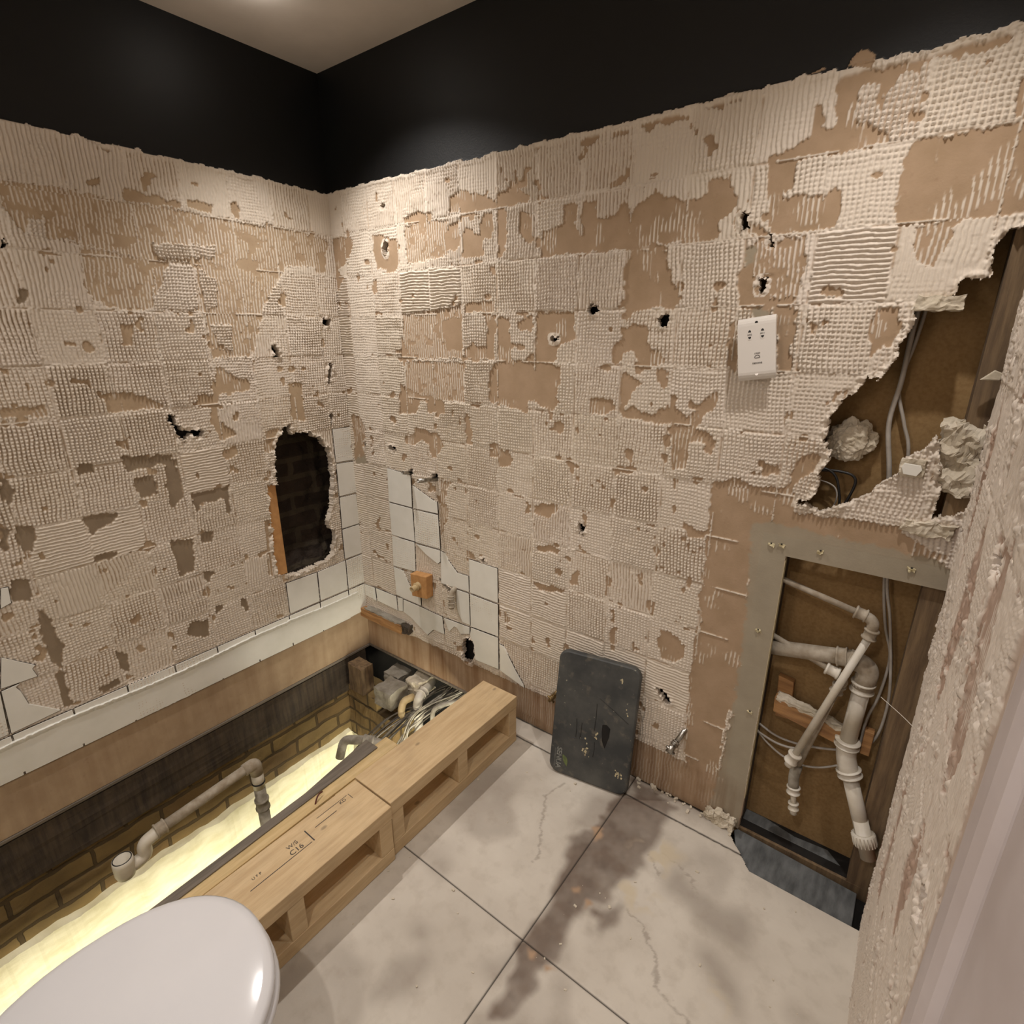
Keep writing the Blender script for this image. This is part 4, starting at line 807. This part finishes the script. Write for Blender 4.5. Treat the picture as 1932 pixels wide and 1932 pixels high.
# ---------------------------------------------------------------- black kneeling pad
pad = thing('kneeling_pad', 'scuffed black foam kneeling pad with a green leaf logo leaning on the wall', 'kneeling pad', (1.185, -0.136, 0.002), (0, 0, 0))
P0 = Vector((1.186, -0.138, 0.001)); P1 = Vector((1.468, -0.088, 0.001))
ex = (P1 - P0).normalized(); topc = Vector((1.185, -0.060, 0.452)); ez = (topc - P0); ez = (ez - ex * ez.dot(ex)).normalized(); ey = ez.cross(ex)
W_, H_ = 0.284, 0.458
mt = Matrix(((ex.x, ey.x, ez.x, 0), (ex.y, ey.y, ez.y, 0), (ex.z, ey.z, ez.z, 0), (0, 0, 0, 1)))
pad.location = P0; pad.rotation_euler = mt.to_euler()
PT = 0.026
bm = bmesh.new(); outl = [(u + W_ / 2, v + H_ / 2) for u, v in roundrect(W_, H_, 0.034, 8)]
lay = [(0.0, 0.0), (0.0, 0.0)]
rings = []
for off, yy_ in ((0.005, 0.0), (0.001, -0.003), (0.0, -0.008), (0.0, -PT + 0.008), (0.001, -PT + 0.003), (0.005, -PT)):
    ring = []
    for u, v in outl:
        cu, cv = W_ / 2, H_ / 2; s_ = 1 - off / (W_ / 2)
        ring.append(bm.verts.new((cu + (u - cu) * s_, yy_, cv + (v - cv) * (1 - off / (H_ / 2)))))
    rings.append(ring)
n_ = len(outl)
for a, b in zip(rings[:-1], rings[1:]):
    for i in range(n_): bm.faces.new((a[i], a[(i + 1) % n_], b[(i + 1) % n_], b[i]))
bm.faces.new(rings[0]); bm.faces.new(rings[-1][::-1])
fin_bm(bm, 'pad_body', M_FOAM, pad, smooth=False)
FY = -PT - 0.0004 if False else -PT - 0.0003
M_LOGO = mottled('faded_white_print', srgb(150, 150, 142), srgb(96, 98, 94), 90, 0.8, bump=0)
M_LEAF = mottled('faded_green_print', srgb(112, 124, 72), srgb(84, 96, 60), 60, 0.8, bump=0)
text_mesh('logo_lettering', 'SENUA', 0.026, M_LOGO, pad, (0.034, FY, 0.058), (math.radians(90), math.radians(90), 0), bold=0.0005)
bm = bmesh.new()
for q_ in (0.0185, 0.0215): bbox(bm, q_, q_ + 0.0008, FY - 0.0002, FY + 0.0001, 0.022, 0.092)
fin_bm(bm, 'logo_underline', M_LOGO, pad)
lf = []
for k in range(13):
    t = k / 12; lf.append((t, 0.0105 * math.sin(math.pi * t ** 0.8)))
leaf = [(0.048 + 0.018 * t + w2 * 0.9, 0.075 - 0.040 * t + w2 * 0.5) for t, w2 in lf] + [(0.048 + 0.018 * t - w2 * 0.4, 0.075 - 0.040 * t - w2 * 0.3) for t, w2 in lf[::-1][1:-1]]
prism('logo_leaf', leaf, 'y', FY - 0.0003, FY, M_LEAF, pad)
hole = [(0.176, 0.232), (0.190, 0.236), (0.204, 0.226), (0.203, 0.195), (0.196, 0.165), (0.192, 0.150), (0.186, 0.160), (0.180, 0.175), (0.176, 0.205)]
prism('torn_gouge', hole, 'y', FY - 0.0004, FY, M_DARK, pad)
bm = bmesh.new()
for (a, b, c, d) in ((0.157, 0.322, 0.262, 0.262), (0.150, 0.30, 0.150, 0.20), (0.155, 0.16, 0.155, 0.105), (0.085, 0.225, 0.088, 0.155), (0.105, 0.215, 0.102, 0.155), (0.075, 0.15, 0.12, 0.158)):
    tube_bm(bm, [(a, FY, b), ((a + c) / 2 + 0.002, FY, (b + d) / 2), (c, FY, d)], 0.0009, 5)
fin_bm(bm, 'scratch', M_BCABLE, pad)
rr = random.Random(9)
for (cx, cz, s_, n2_) in ((0.125, 0.118, 0.020, 16), (0.245, 0.075, 0.016, 14), (0.16, 0.18, 0.012, 6), (0.225, 0.395, 0.02, 5), (0.252, 0.30, 0.010, 4)):
    bm = bmesh.new()
    for _ in range(n2_):
        a = cx + rr.gauss(0, s_ * 0.35); b = cz + rr.gauss(0, s_ * 0.7); r_ = rr.uniform(0.0012, 0.0034)
        vs = [bm.verts.new((a + r_ * math.cos(t) * rr.uniform(.6, 1.2), FY - 0.0004, b + r_ * 1.4 * math.sin(t) * rr.uniform(.6, 1.2))) for t in [2 * math.pi * k / 7 for k in range(7)]]
        bm.faces.new(vs)
    fin_bm(bm, 'dried_plaster', M_SEAL, pad)
# ---------------------------------------------------------------- toilet
toi = thing('toilet', 'white toilet with a closed glossy lid in the near left corner', 'toilet', (1.19, -1.40, 0), (0, 0, math.radians(-8)))
def egg(w_, lf_, lb, n=56, p=2.25):
    out = []
    for k in range(n):
        t = 2 * math.pi * k / n; c, s = math.cos(t), math.sin(t)
        x_ = w_ * math.copysign(abs(c) ** (2 / p), c); L = lf_ if s > 0 else lb
        out.append((x_, L * math.copysign(abs(s) ** (2 / p), s)))
    return out
def stack(name, rings_, mat, parent, sm=True):
    bm = bmesh.new(); RR = []
    for (w_, lf_, lb, z_, dy) in rings_: RR.append([bm.verts.new((x_, y_ + dy, z_)) for x_, y_ in egg(w_, lf_, lb)])
    for a, b in zip(RR[:-1], RR[1:]):
        for i in range(len(a)): bm.faces.new((a[i], a[(i + 1) % len(a)], b[(i + 1) % len(a)], b[i]))
    bm.faces.new(RR[0][::-1]); bm.faces.new(RR[-1])
    return fin_bm(bm, name, mat, parent, smooth=sm)
stack('lid', [(0.190, 0.205, 0.235, 0.4145, 0), (0.196, 0.211, 0.24, 0.4165, 0), (0.1985, 0.2135, 0.242, 0.421, 0), (0.1975, 0.2125, 0.241, 0.4275, 0), (0.192, 0.207, 0.237, 0.4325, 0), (0.18, 0.195, 0.225, 0.4352, 0), (0.14, 0.15, 0.18, 0.4375, 0), (0.08, 0.09, 0.10, 0.4388, 0), (0.02, 0.02, 0.02, 0.4392, 0)], M_LID, toi)
stack('seat', [(0.188, 0.206, 0.235, 0.389, 0), (0.198, 0.216, 0.243, 0.392, 0), (0.202, 0.219, 0.246, 0.399, 0), (0.200, 0.217, 0.244, 0.408, 0), (0.192, 0.208, 0.236, 0.4128, 0)], M_LID, toi)
stack('bowl', [(0.105, 0.13, 0.24, 0.0, -0.03), (0.11, 0.135, 0.25, 0.03, -0.03), (0.10, 0.12, 0.25, 0.12, -0.03), (0.115, 0.135, 0.25, 0.20, -0.02), (0.15, 0.17, 0.25, 0.28, -0.01), (0.18, 0.195, 0.25, 0.345, 0), (0.19, 0.205, 0.25, 0.37, 0), (0.19, 0.205, 0.25, 0.388, 0)], M_CERAMIC, toi)
ci = fin_bm((lambda b: (bbox(b, -0.19, 0.19, -0.44, -0.26, 0.37, 0.74), b)[1])(bmesh.new()), 'cistern', M_CERAMIC, toi, bevel=0.02)
bm = bmesh.new(); bbox(bm, -0.12, 0.12, -0.42, -0.23, 0.02, 0.369); fin_bm(bm, 'cistern_support', M_CERAMIC, toi, bevel=0.02)
for s_ in (-0.07, 0.07): tube('hinge', [(s_ - 0.02, -0.245, 0.425), (s_ + 0.02, -0.245, 0.425)], 0.009, M_CHROME, toi, 14)
# ---------------------------------------------------------------- pipes in the floor pit
wp = thing('waste_pipe', 'dusty white waste pipe with an open trap and upright leg in the floor pit', 'pipe', (0.2, -0.73, -0.10))
def rel(pts, o): return [(p[0] - o[0], p[1] - o[1], p[2] - o[2]) for p in pts]
O = (0.2, -0.73, -0.10)
tube('long_run', rel([(0.2, -1.07, -0.130), (0.2, -0.78, -0.108), (0.2, -0.752, -0.106)], O), 0.0185, M_DPLAST, wp, 20)
tube('elbow', rel(smooth_path([(0.2, -0.775, -0.108), (0.2, -0.731, -0.104), (0.2, -0.7305, -0.155)], 8, 0.022), O), 0.0235, M_DPLAST, wp, 20)
tube('white_sleeve', rel([(0.2, -0.7305, -0.15), (0.2, -0.7305, -0.222)], O), 0.0225, M_WPLAST, wp, 20)
collar('rubber_ring', rel([(0.2, -0.7305, -0.196)], O)[0], (0, 0, 1), 0.0235, 0.006, M_BCABLE, wp, lip=0.0015)
tube('upright_leg', rel([(0.2, -0.7305, -0.215), (0.2, -0.7305, -0.90)], O), 0.0215, M_GPIPE, wp, 20)
collar('socket_collar', rel([(0.2, -0.7305, -0.305)], O)[0], (0, 0, 1), 0.0245, 0.05, M_GPIPE, wp)
collar('trap_collar', rel([(0.2, -1.072, -0.130)], O)[0], (0, 1, 0.07), 0.0235, 0.034, M_DPLAST, wp)
trap = tube('trap_body', rel(smooth_path([(0.2, -1.065, -0.130), (0.2, -1.128, -0.146), (0.2, -1.128, -0.196), (0.2, -1.188, -0.203)], 9, 0.02), O), 0.0215, M_WPLAST, wp, 20)
tube('trap_cup', rel([(0.2, -1.192, -0.226), (0.2, -1.192, -0.222), (0.2, -1.192, -0.205), (0.2, -1.192, -0.168), (0.2, -1.192, -0.152)], O), [0.016, 0.027, 0.031, 0.031, 0.029], M_WPLAST, wp, 24, hollow=0.86)
torus('sealing_ring', rel([(0.2, -1.192, -0.1515)], O)[0], 0.0262, 0.0016, M_BCABLE, wp)
wp2 = thing('waste_pipe', 'white elbow waste pipe turning down by the brick end wall of the pit', 'pipe', (0.425, -0.085, -0.10))
O = (0.425, -0.085, -0.10)
tube('elbow', rel(smooth_path([(0.388, 0.075, -0.085), (0.425, -0.085, -0.098), (0.425, -0.085, -0.20)], 10, 0.05), O), 0.0215, M_WPLAST, wp2, 20)
collar('collar', rel([(0.4145, -0.04, -0.0945)], O)[0], (-0.25, 1, 0.08), 0.024, 0.03, M_WPLAST, wp2)
collar('collar', rel([(0.425, -0.085, -0.172)], O)[0], (0, 0, 1), 0.0255, 0.034, M_WPLAST, wp2, lip=0.004)
tube('upright_leg', rel([(0.425, -0.085, -0.18), (0.425, -0.085, -0.95)], O), 0.0205, M_WPLAST, wp2, 20)
tag(tube('pipe_fitting', smooth_path([(0.392, -0.075, -0.105), (0.378, -0.125, -0.105), (0.392, -0.155, -0.135), (0.40, -0.15, -0.19)], 7, 0.02), 0.0165, M_BEIGE, seg=18), 'short beige plastic bend beside the white elbow pipe in the pit', 'pipe fitting')
gp = thing('drain_pipe', 'dusty grey pipe lying across the pit between brick wall and joist', 'pipe', (0.35, -0.42, -0.12))
O = (0.35, -0.42, -0.12)
tube('pipe', rel(smooth_path([(0.345, -0.455, -0.20), (0.350, -0.430, -0.122), (0.46, -0.372, -0.110), (0.62, -0.318, -0.135)], 8, 0.03), O), 0.0185, M_GPIPE, gp, 18)
collar('collar', rel([(0.45, -0.377, -0.112)], O)[0], (0.88, 0.46, 0.0), 0.0205, 0.05, M_GPIPE, gp)
rc = random.Random(12)
lab = 'dusty grey-brown cable in the bundle behind the upright white pipe in the pit'
for i in range(14):
    a = (0.32 + rc.uniform(-.03, .04), -0.43 + rc.uniform(-.03, .04), -0.24 + rc.uniform(-.03, .03))
    b = (0.385 + rc.uniform(-.03, .05), -0.20 + rc.uniform(-.03, .03), -0.175 + rc.uniform(-.03, .03))
    c_ = (0.45 + rc.uniform(-.06, .08), 0.02 + rc.uniform(-.02, .02), -0.13 + rc.uniform(-.03, .03))
    d_ = (0.50 + rc.uniform(-.1, .08), 0.24, -0.12 + rc.uniform(-.03, .03))
    a = (a[0], a[1] - 0.05, a[2] - 0.08)
    tag(tube('cable', catmull([a, b, c_, d_], 6), rc.choice([0.0028, 0.0034, 0.0042]), rc.choice([M_DCABLE, M_GPIPE, M_DCABLE]), seg=7), lab, 'cable', 'cable bundle in the floor pit')
for i in range(9):
    a = (0.455 + rc.uniform(-.02, .03), -0.30 + rc.uniform(-.04, .04), -0.40)
    b = (0.47 + rc.uniform(-.02, .03), -0.24 + rc.uniform(-.03, .03), -0.22)
    c_ = (0.50 + rc.uniform(-.03, .03), -0.13 + rc.uniform(-.02, .02), -0.12 + rc.uniform(-.02, .02))
    d_ = (0.53 + rc.uniform(-.04, .05), 0.15, -0.10 + rc.uniform(-.02, .02))
    tag(tube('cable', catmull([a, b, c_, d_], 6), rc.choice([0.0025, 0.0032]), rc.choice([M_DCABLE, M_GPIPE]), seg=7), 'thin dusty cable fanning down between the upright white pipe and the riser frame', 'cable', 'fanned cables beside the white pipe')
cp = [('dull grey metal pipe bending down in the pit, nearest the white elbow pipe', [(0.665, 0.12, -0.085), (0.555, -0.045, -0.09), (0.53, -0.09, -0.10), (0.535, -0.11, -0.25)], 0.0105, M_GPIPE),
      ('dull metal pipe running under the corner of the riser frame', [(0.76, 0.06, -0.08), (0.655, -0.06, -0.085), (0.60, -0.13, -0.11), (0.59, -0.15, -0.30)], 0.0115, M_COPPER),
      ('cement-crusted pipe at the wall end of the pit beside the riser frame', [(0.84, 0.10, -0.065), (0.70, -0.03, -0.07), (0.64, -0.09, -0.10), (0.63, -0.10, -0.3)], 0.014, M_GPIPE)]
for l_, pts, r_, mt_ in cp: tag(tube('metal_pipe', smooth_path(pts, 7, 0.03), r_, mt_, seg=14), l_, 'pipe')
tag(tube('red_wire', catmull([(0.640, -0.716, 0.013), (0.645, -0.735, 0.016), (0.652, -0.752, 0.000), (0.662, -0.775, -0.045), (0.675, -0.80, -0.12)], 7), 0.0026, M_RED, seg=8), 'thin dark red wire looped over the joist beside the riser frame', 'wire')
tag(tube('conduit', smooth_path([(0.76, -0.83, -0.10), (0.705, -0.775, -0.030), (0.700, -0.70, -0.030), (0.76, -0.60, -0.08)], 8, 0.04), 0.012, M_GPIPE, seg=12), 'grey ribbed conduit in the gap between joist and riser frame', 'conduit')
# ---------------------------------------------------------------- pipes in the niche
nw = thing('waste_pipe', 'thick white waste pipe with an elbow and ridged end cap in the wall niche', 'pipe', (2.03, 0.045, 0.5))
O = (2.03, 0.045, 0.5)
tube('elbow', rel(smooth_path([(1.985, 0.045, 0.672), (2.036, 0.045, 0.661), (2.030, 0.042, 0.600)], 10, 0.03), O), 0.0255, M_DPLAST, nw, 22)
tube('horizontal_run', rel([(1.78, 0.050, 0.628), (1.995, 0.045, 0.674)], O), 0.0215, M_DPLAST, nw, 20)
collar('collar', rel([(1.972, 0.045, 0.669)], O)[0], (1, 0, 0.2), 0.0245, 0.026, M_DPLAST, nw)
tube('upright_run', rel([(2.030, 0.042, 0.61), (2.026, 0.036, 0.430)], O), 0.0205, M_WPLAST, nw, 20)
collar('collar', rel([(2.0300, 0.042, 0.603)], O)[0], (0, 0, 1), 0.0250, 0.030, M_WPLAST, nw, lip=0.004)
tube('offset_coupling', rel(smooth_path([(2.026, 0.034, 0.432), (2.029, 0.030, 0.385), (2.048, 0.022, 0.335)], 8, 0.03), O), 0.0245, M_WPLAST, nw, 22)
collar('collar', rel([(2.0262, 0.034, 0.425)], O)[0], (0, 0, 1), 0.0262, 0.020, M_WPLAST, nw, lip=0.005)
collar('collar', rel([(2.0460, 0.023, 0.343)], O)[0], (0.42, -0.1, -1), 0.0265, 0.020, M_WPLAST, nw, lip=0.005)
tube('lower_run', rel([(2.047, 0.024, 0.338), (2.108, -0.006, 0.190)], O), 0.0195, M_WPLAST, nw, 20)
nut = tube('end_cap', rel([(2.1065, -0.006, 0.195), (2.118, -0.011, 0.165)], O), 0.0275, M_WPLAST, nw, 28, hollow=0.7)
bm = bmesh.new()
d_ = (Vector((2.118, -0.011, 0.165)) - Vector((2.1065, -0.006, 0.195))).normalized(); a_ = d_.orthogonal().normalized(); b_ = d_.cross(a_)
for k in range(20):
    t = 2 * math.pi * k / 20; q = Vector(rel([(2.1065, -0.006, 0.195)], O)[0]) + (a_ * math.cos(t) + b_ * math.sin(t)) * 0.0278
    tube_bm(bm, [q + d_ * 0.002, q + d_ * 0.030], 0.0016, 6)
fin_bm(bm, 'cap_rib', M_WPLAST, nw)
def chain(label, O, runs):
    t = thing('water_pipe', label, 'pipe', O)
    for kind, pts, r_, mt_ in runs:
        if kind == 'collar': collar('push_fit_nut', rel([pts[0]], O)[0], pts[1], r_, pts[2], mt_, t)
        else: tube(kind, rel(smooth_path(pts, 8, 0.018) if len(pts) > 2 else pts, O), r_, mt_, t, 16)
    return t
chain('white water pipe crossing diagonally in front of the niche waste pipe', (2.0, 0.02, 0.6), [
    ('pipe', [(1.78, 0.03, 0.858), (2.002, 0.02, 0.813)], 0.0080, M_DPLAST),
    ('elbow', [(1.992, 0.020, 0.815), (2.022, 0.018, 0.806), (2.021, 0.014, 0.765)], 0.0135, M_DPLAST),
    ('collar', [(1.992, 0.020, 0.815), (1, 0, -0.2), 0.028], 0.0145, M_DPLAST), ('collar', [(2.0205, 0.014, 0.770), (-0.15, 0, -1), 0.028], 0.0145, M_DPLAST),
    ('pipe', [(2.0205, 0.013, 0.765), (1.912, -0.008, 0.345)], 0.0095, M_WPLAST),
    ('collar', [(1.911, -0.009, 0.342), (-0.27, 0, -1), 0.034], 0.0155, M_WPLAST),
    ('end_stop', [(1.909, -0.009, 0.330), (1.904, -0.010, 0.312)], 0.012, M_WPLAST)])
chain('white water pipe ending in a capped tail low in the niche', (1.96, 0.04, 0.5), [
    ('pipe', [(1.78, 0.055, 0.672), (1.952, 0.030, 0.630)], 0.0080, M_DPLAST),
    ('collar', [(1.958, 0.030, 0.628), (1, 0, -0.2), 0.034], 0.0145, M_WPLAST),
    ('tee', [(1.965, 0.030, 0.624), (1.988, 0.030, 0.612), (1.978, 0.032, 0.575)], 0.0125, M_DPLAST),
    ('collar', [(1.978, 0.032, 0.580), (-0.2, 0, -1), 0.026], 0.0145, M_DPLAST),
    ('pipe', [(1.976, 0.033, 0.57), (1.922, 0.020, 0.285)], 0.0085, M_DPLAST),
    ('elbow', [(1.923, 0.020, 0.30), (1.920, 0.016, 0.262), (1.926, 0.010, 0.225)], 0.0145, M_GPIPE),
    ('collar', [(1.9265, 0.009, 0.222), (0.1, -0.1, -1), 0.022], 0.0155, M_WPLAST),
    ('tail', [(1.927, 0.009, 0.222), (1.934, 0.004, 0.178)], 0.0078, M_WPLAST),
    ('collar', [(1.935, 0.003, 0.172), (0.15, -0.1, -1), 0.022], 0.0118, M_WPLAST),
    ('end_stop', [(1.936, 0.002, 0.165), (1.939, 0.0, 0.148)], 0.0095, M_WPLAST)])
def cable(label, pts, r_, mt_=None, grp=None, name='cable'):
    return tag(tube(name, catmull(pts, 8), r_, mt_ or M_CABLE, seg=9), label, 'cable', grp)
cable('grey cable hanging down the right of the niche, bowed to the left', [(2.010, 0.075, 1.02), (2.024, 0.08, 0.887), (2.047, 0.08, 0.773), (2.072, 0.08, 0.69), (2.070, 0.078, 0.577), (2.056, 0.075, 0.485), (2.056, 0.07, 0.385)], 0.0036)
cable('grey cable hanging down the right of the niche, bowed to the right', [(2.018, 0.068, 1.02), (2.030, 0.068, 0.892), (2.054, 0.068, 0.795), (2.084, 0.066, 0.635), (2.092, 0.066, 0.542), (2.086, 0.066, 0.455), (2.062, 0.066, 0.399), (2.035, 0.075, 0.36)], 0.0036)
cable('upper of three pale cables crossing low behind the niche pipes', [(1.775, 0.072, 0.362), (1.844, 0.07, 0.335), (1.902, 0.07, 0.333), (1.956, 0.07, 0.346), (2.012, 0.07, 0.368), (2.05, 0.075, 0.39)], 0.0034)
cable('middle of three pale cables crossing low behind the niche pipes', [(1.775, 0.060, 0.340), (1.815, 0.060, 0.326), (1.860, 0.060, 0.316), (1.906, 0.062, 0.322), (1.95, 0.08, 0.34)], 0.0034)
cable('lowest pale cable sagging behind the niche pipes', [(1.79, 0.06, 0.345), (1.827, 0.06, 0.308), (1.876, 0.06, 0.281), (1.928, 0.06, 0.275), (1.98, 0.06, 0.295), (2.03, 0.06, 0.335)], 0.0030)
br = thing('timber_bracket', 'raw timber bracket with a rail and post fixed in the niche', 'bracket', (1.9, 0.07, 0.45))
O = (1.9, 0.07, 0.45)
prism('bracket_post', [(u - O[0], v - O[2]) for u, v in ((1.828, 0.535), (1.870, 0.528), (1.878, 0.402), (1.838, 0.398))], 'y', 0.002, 0.024, M_BATTEN, br, bevel=0.002)
prism('bracket_rail', [(u - O[0], v - O[2]) for u, v in ((1.832, 0.480), (2.010, 0.446), (2.010, 0.402), (1.834, 0.432))], 'y', -0.030, 0.0015, M_BATTEN, br, bevel=0.002)
rough_box('plaster_crumbs', -0.066, 0.108, -0.029, 0.001, -0.003, 0.010, M_MORTAR, br, amp=0.006, cuts=12, seed=41, scale=60, loc=(0, 0, 0.016), rot=(0, math.radians(10.5), 0))
tag(box('timber_offcut', 2.058, 2.080, 0.05, 0.075, 0.395, 0.47, M_BATTEN, bevel=0.002), 'small timber offcut behind the right-hand niche cables', 'timber')
# ---------------------------------------------------------------- things in the broken opening
cable('thick grey cable hanging in the broken wall opening', [(1.975, 0.075, 1.72), (1.971, 0.075, 1.563), (1.968, 0.075, 1.475), (1.968, 0.07, 1.382), (1.962, 0.07, 1.285), (1.984, 0.07, 1.167), (2.0, 0.07, 1.04)], 0.0056)
cable('thin grey cable crossing behind the thick one in the broken opening', [(1.992, 0.083, 1.72), (1.985, 0.083, 1.56), (1.978, 0.083, 1.47), (1.966, 0.083, 1.37), (1.990, 0.083, 1.288), (2.012, 0.083, 1.215), (2.022, 0.083, 1.04)], 0.0040)
cable('black cable loop in the lower left of the broken wall opening', [(1.80, 0.06, 1.13), (1.84, 0.06, 1.162), (1.875, 0.06, 1.148), (1.892, 0.06, 1.10), (1.900, 0.06, 1.060), (1.93, 0.06, 1.0)], 0.0030, M_BCABLE)
cable('second black cable bending right in the lower left of the opening', [(1.80, 0.07, 1.15), (1.88, 0.07, 1.158), (1.918, 0.07, 1.144), (1.912, 0.07, 1.095), (1.895, 0.07, 1.05), (1.88, 0.07, 0.99)], 0.0034, M_BCABLE)
cable('pale thin cable loop behind the black cables in the opening', [(1.80, 0.08, 1.12), (1.839, 0.08, 1.127), (1.877, 0.08, 1.113), (1.885, 0.08, 1.079), (1.868, 0.08, 1.047), (1.80, 0.08, 1.03)], 0.0020, M_CABLE)
cable('short tangle of black cable in the gap at the bottom left of the opening', [(1.776, 0.035, 1.045), (1.80, 0.012, 1.062), (1.83, 0.02, 1.058), (1.85, 0.01, 1.038), (1.868, 0.03, 1.052), (1.90, 0.06, 1.05)], 0.0042, M_BCABLE)
bm = bmesh.new(); bmesh.ops.create_icosphere(bm, subdivisions=5, radius=1.0)
for v in bm.verts:
    p = v.co.copy(); n_ = NZ.noise(p * 2.2) * 0.22 + NZ.noise(p * 6) * 0.14 + NZ.noise(p * 15) * 0.06
    r_ = 1 + n_
    v.co = Vector((p.x * 0.050 * r_, p.y * 0.024 * r_, p.z * 0.050 * r_))
tag(fin_bm(bm, 'plaster_dab', M_MORTAR, None, smooth=False, loc=(1.893, 0.072, 1.238)), 'round lumpy dab of dried plaster stuck to the brown board in the opening', 'plaster')
tag(rough_box('plaster_lump', 2.062, 2.140, 0.004, 0.045, 1.150, 1.305, M_MORTAR, amp=0.014, cuts=18, seed=51, scale=34), 'tall lump of broken plaster at the right edge of the opening', 'plaster')
tag(prism('plaster_shard', [(2.100, 1.398), (2.120, 1.418), (2.134, 1.412), (2.132, 1.398)], 'y', -0.022, -0.012, M_MORTAR, bevel=0.002), 'small triangular plaster shard jutting from the right wall edge', 'plaster')
tag(rough_box('plaster_ledge', 1.966, 2.045, -0.012, 0.016, 1.532, 1.560, M_MORTAR, amp=0.006, cuts=12, seed=55, scale=40), 'broken cream plaster ledge at the upper lip of the opening', 'plaster')
tag(rough_box('plaster_crumb', 2.03, 2.125, -0.016, 0.004, 1.058, 1.085, M_MORTAR, amp=0.010, cuts=14, seed=57, scale=40), 'ragged strip of torn plaster above the niche at the right wall', 'plaster')
tag(rough_box('tile_fragment', 2.004, 2.048, -0.016, -0.003, 1.184, 1.222, M_MORTAR, amp=0.004, cuts=8, seed=59, scale=50), 'thick adhesive stub with a tile fragment below the opening', 'tile fragment')
fr = bpy.data.objects['tile_fragment']
prism('tile_face', [(2.006, 1.205), (2.010, 1.214), (2.040, 1.212), (2.044, 1.203), (2.036, 1.188), (2.012, 1.190)], 'y', -0.0225, -0.017, M_TILE, fr, bevel=0.0005)
# grey frame details: nail heads and torn paper on the plasterboard edge of the niche
for k, (x_, z_) in enumerate([(1.766, 0.955), (1.791, 0.958), (1.881, 0.962), (2.069, 0.965), (1.768, 0.696), (1.781, 0.430)]):
    rough_box('torn_paper', x_ - 0.007, x_ + 0.007, -0.004, -0.0005, z_ - 0.004, z_ + 0.004, M_SEAL, wall_back, amp=0.004, cuts=4, seed=60 + k, scale=120)
    box('screw_hole', x_ - 0.0022, x_ + 0.0022, -0.0055, -0.003, z_ + 0.003, z_ + 0.007, M_DARK, wall_back, bevel=0.001)
box('board_return', 1.7975, 1.8055, 0.0005, 0.0225, 0.12, 0.917, M_SEAL, wall_back, bevel=0)
# debris: each crumb its own little stone
rc = random.Random(21)
base = rough_box('rubble_crumb', -0.004, 0.004, -0.003, 0.003, 0, 0.004, M_MORTAR, amp=0.0012, cuts=2, seed=70, scale=200)
GR = 'plaster crumbs scattered on the floor'
tag(base, 'tiny pale plaster crumb on the grey floor', 'crumb', GR); base.location = (1.222, -0.694, 0)
sp_ = [(1.518, -0.526), (1.749, -0.226), (1.594, -0.472), (1.30, -0.16), (1.02, -0.35)]
for i in range(70):
    if i < len(sp_): x_, y_ = sp_[i]; s_ = rc.uniform(0.8, 1.6)
    elif i < 38: x_, y_ = rc.uniform(1.45, 1.79), -abs(rc.gauss(0.012, 0.012)) - 0.006; s_ = rc.uniform(0.5, 2.0)
    else:
        x_, y_ = rc.uniform(1.02, 2.1), rc.uniform(-1.1, -0.15); s_ = rc.uniform(0.3, 0.8)
    c_ = base.copy(); C.objects.link(c_); c_.location = (x_, y_, 0.0); c_.scale = (s_ * rc.uniform(.7, 1.4), s_, s_ * rc.uniform(.6, 1.0)); c_.rotation_euler = (0, 0, rc.uniform(0, 6.28))
for k, (x_, s_) in enumerate([(1.716, 1.0), (1.752, 1.3), (1.775, 1.1)]):
    tag(rough_box('plaster_debris', x_ - 0.016 * s_, x_ + 0.016 * s_, -0.030, -0.002, 0.0, 0.030 * s_, M_MORTAR, amp=0.008, cuts=8, seed=80 + k, scale=60), ['broken plaster bit by the niche foot, left of three', 'broken plaster bit by the niche foot, middle of three', 'broken plaster bit by the niche foot, right of three'][k], 'plaster')
# downlights (their trims sit just above the frame of view)
base = None
for i, ((x, y), _, _) in enumerate(DOWN):
    if base is None:
        base = thing('downlight', 'round recessed downlight above the tiled bath corner', 'light', (x, y, CEIL), group='ceiling downlights')
        ring = tube('trim_ring', [(0, 0, 0.0), (0, 0, -0.004), (0, 0, -0.006)], [0.046, 0.046, 0.040], M_CERAMIC, base, 28)
        em = bpy.data.materials.new('lamp_face'); em.use_nodes = True
        em.node_tree.nodes['Principled BSDF'].inputs['Emission Color'].default_value = (1.0, 0.85, 0.65, 1); em.node_tree.nodes['Principled BSDF'].inputs['Emission Strength'].default_value = 12
        tube('lamp', [(0, 0, -0.0065), (0, 0, -0.0085)], 0.026, em, base, 24)
    else:
        r = base.copy(); C.objects.link(r); r.location = (x, y, CEIL); r['label'] = 'round recessed downlight ' + ['', 'above the pipe niche', 'above the toilet side of the floor pit', 'above the middle of the floor'][i]
        for ch in list(base.children):
            c_ = ch.copy(); C.objects.link(c_); c_.parent = r
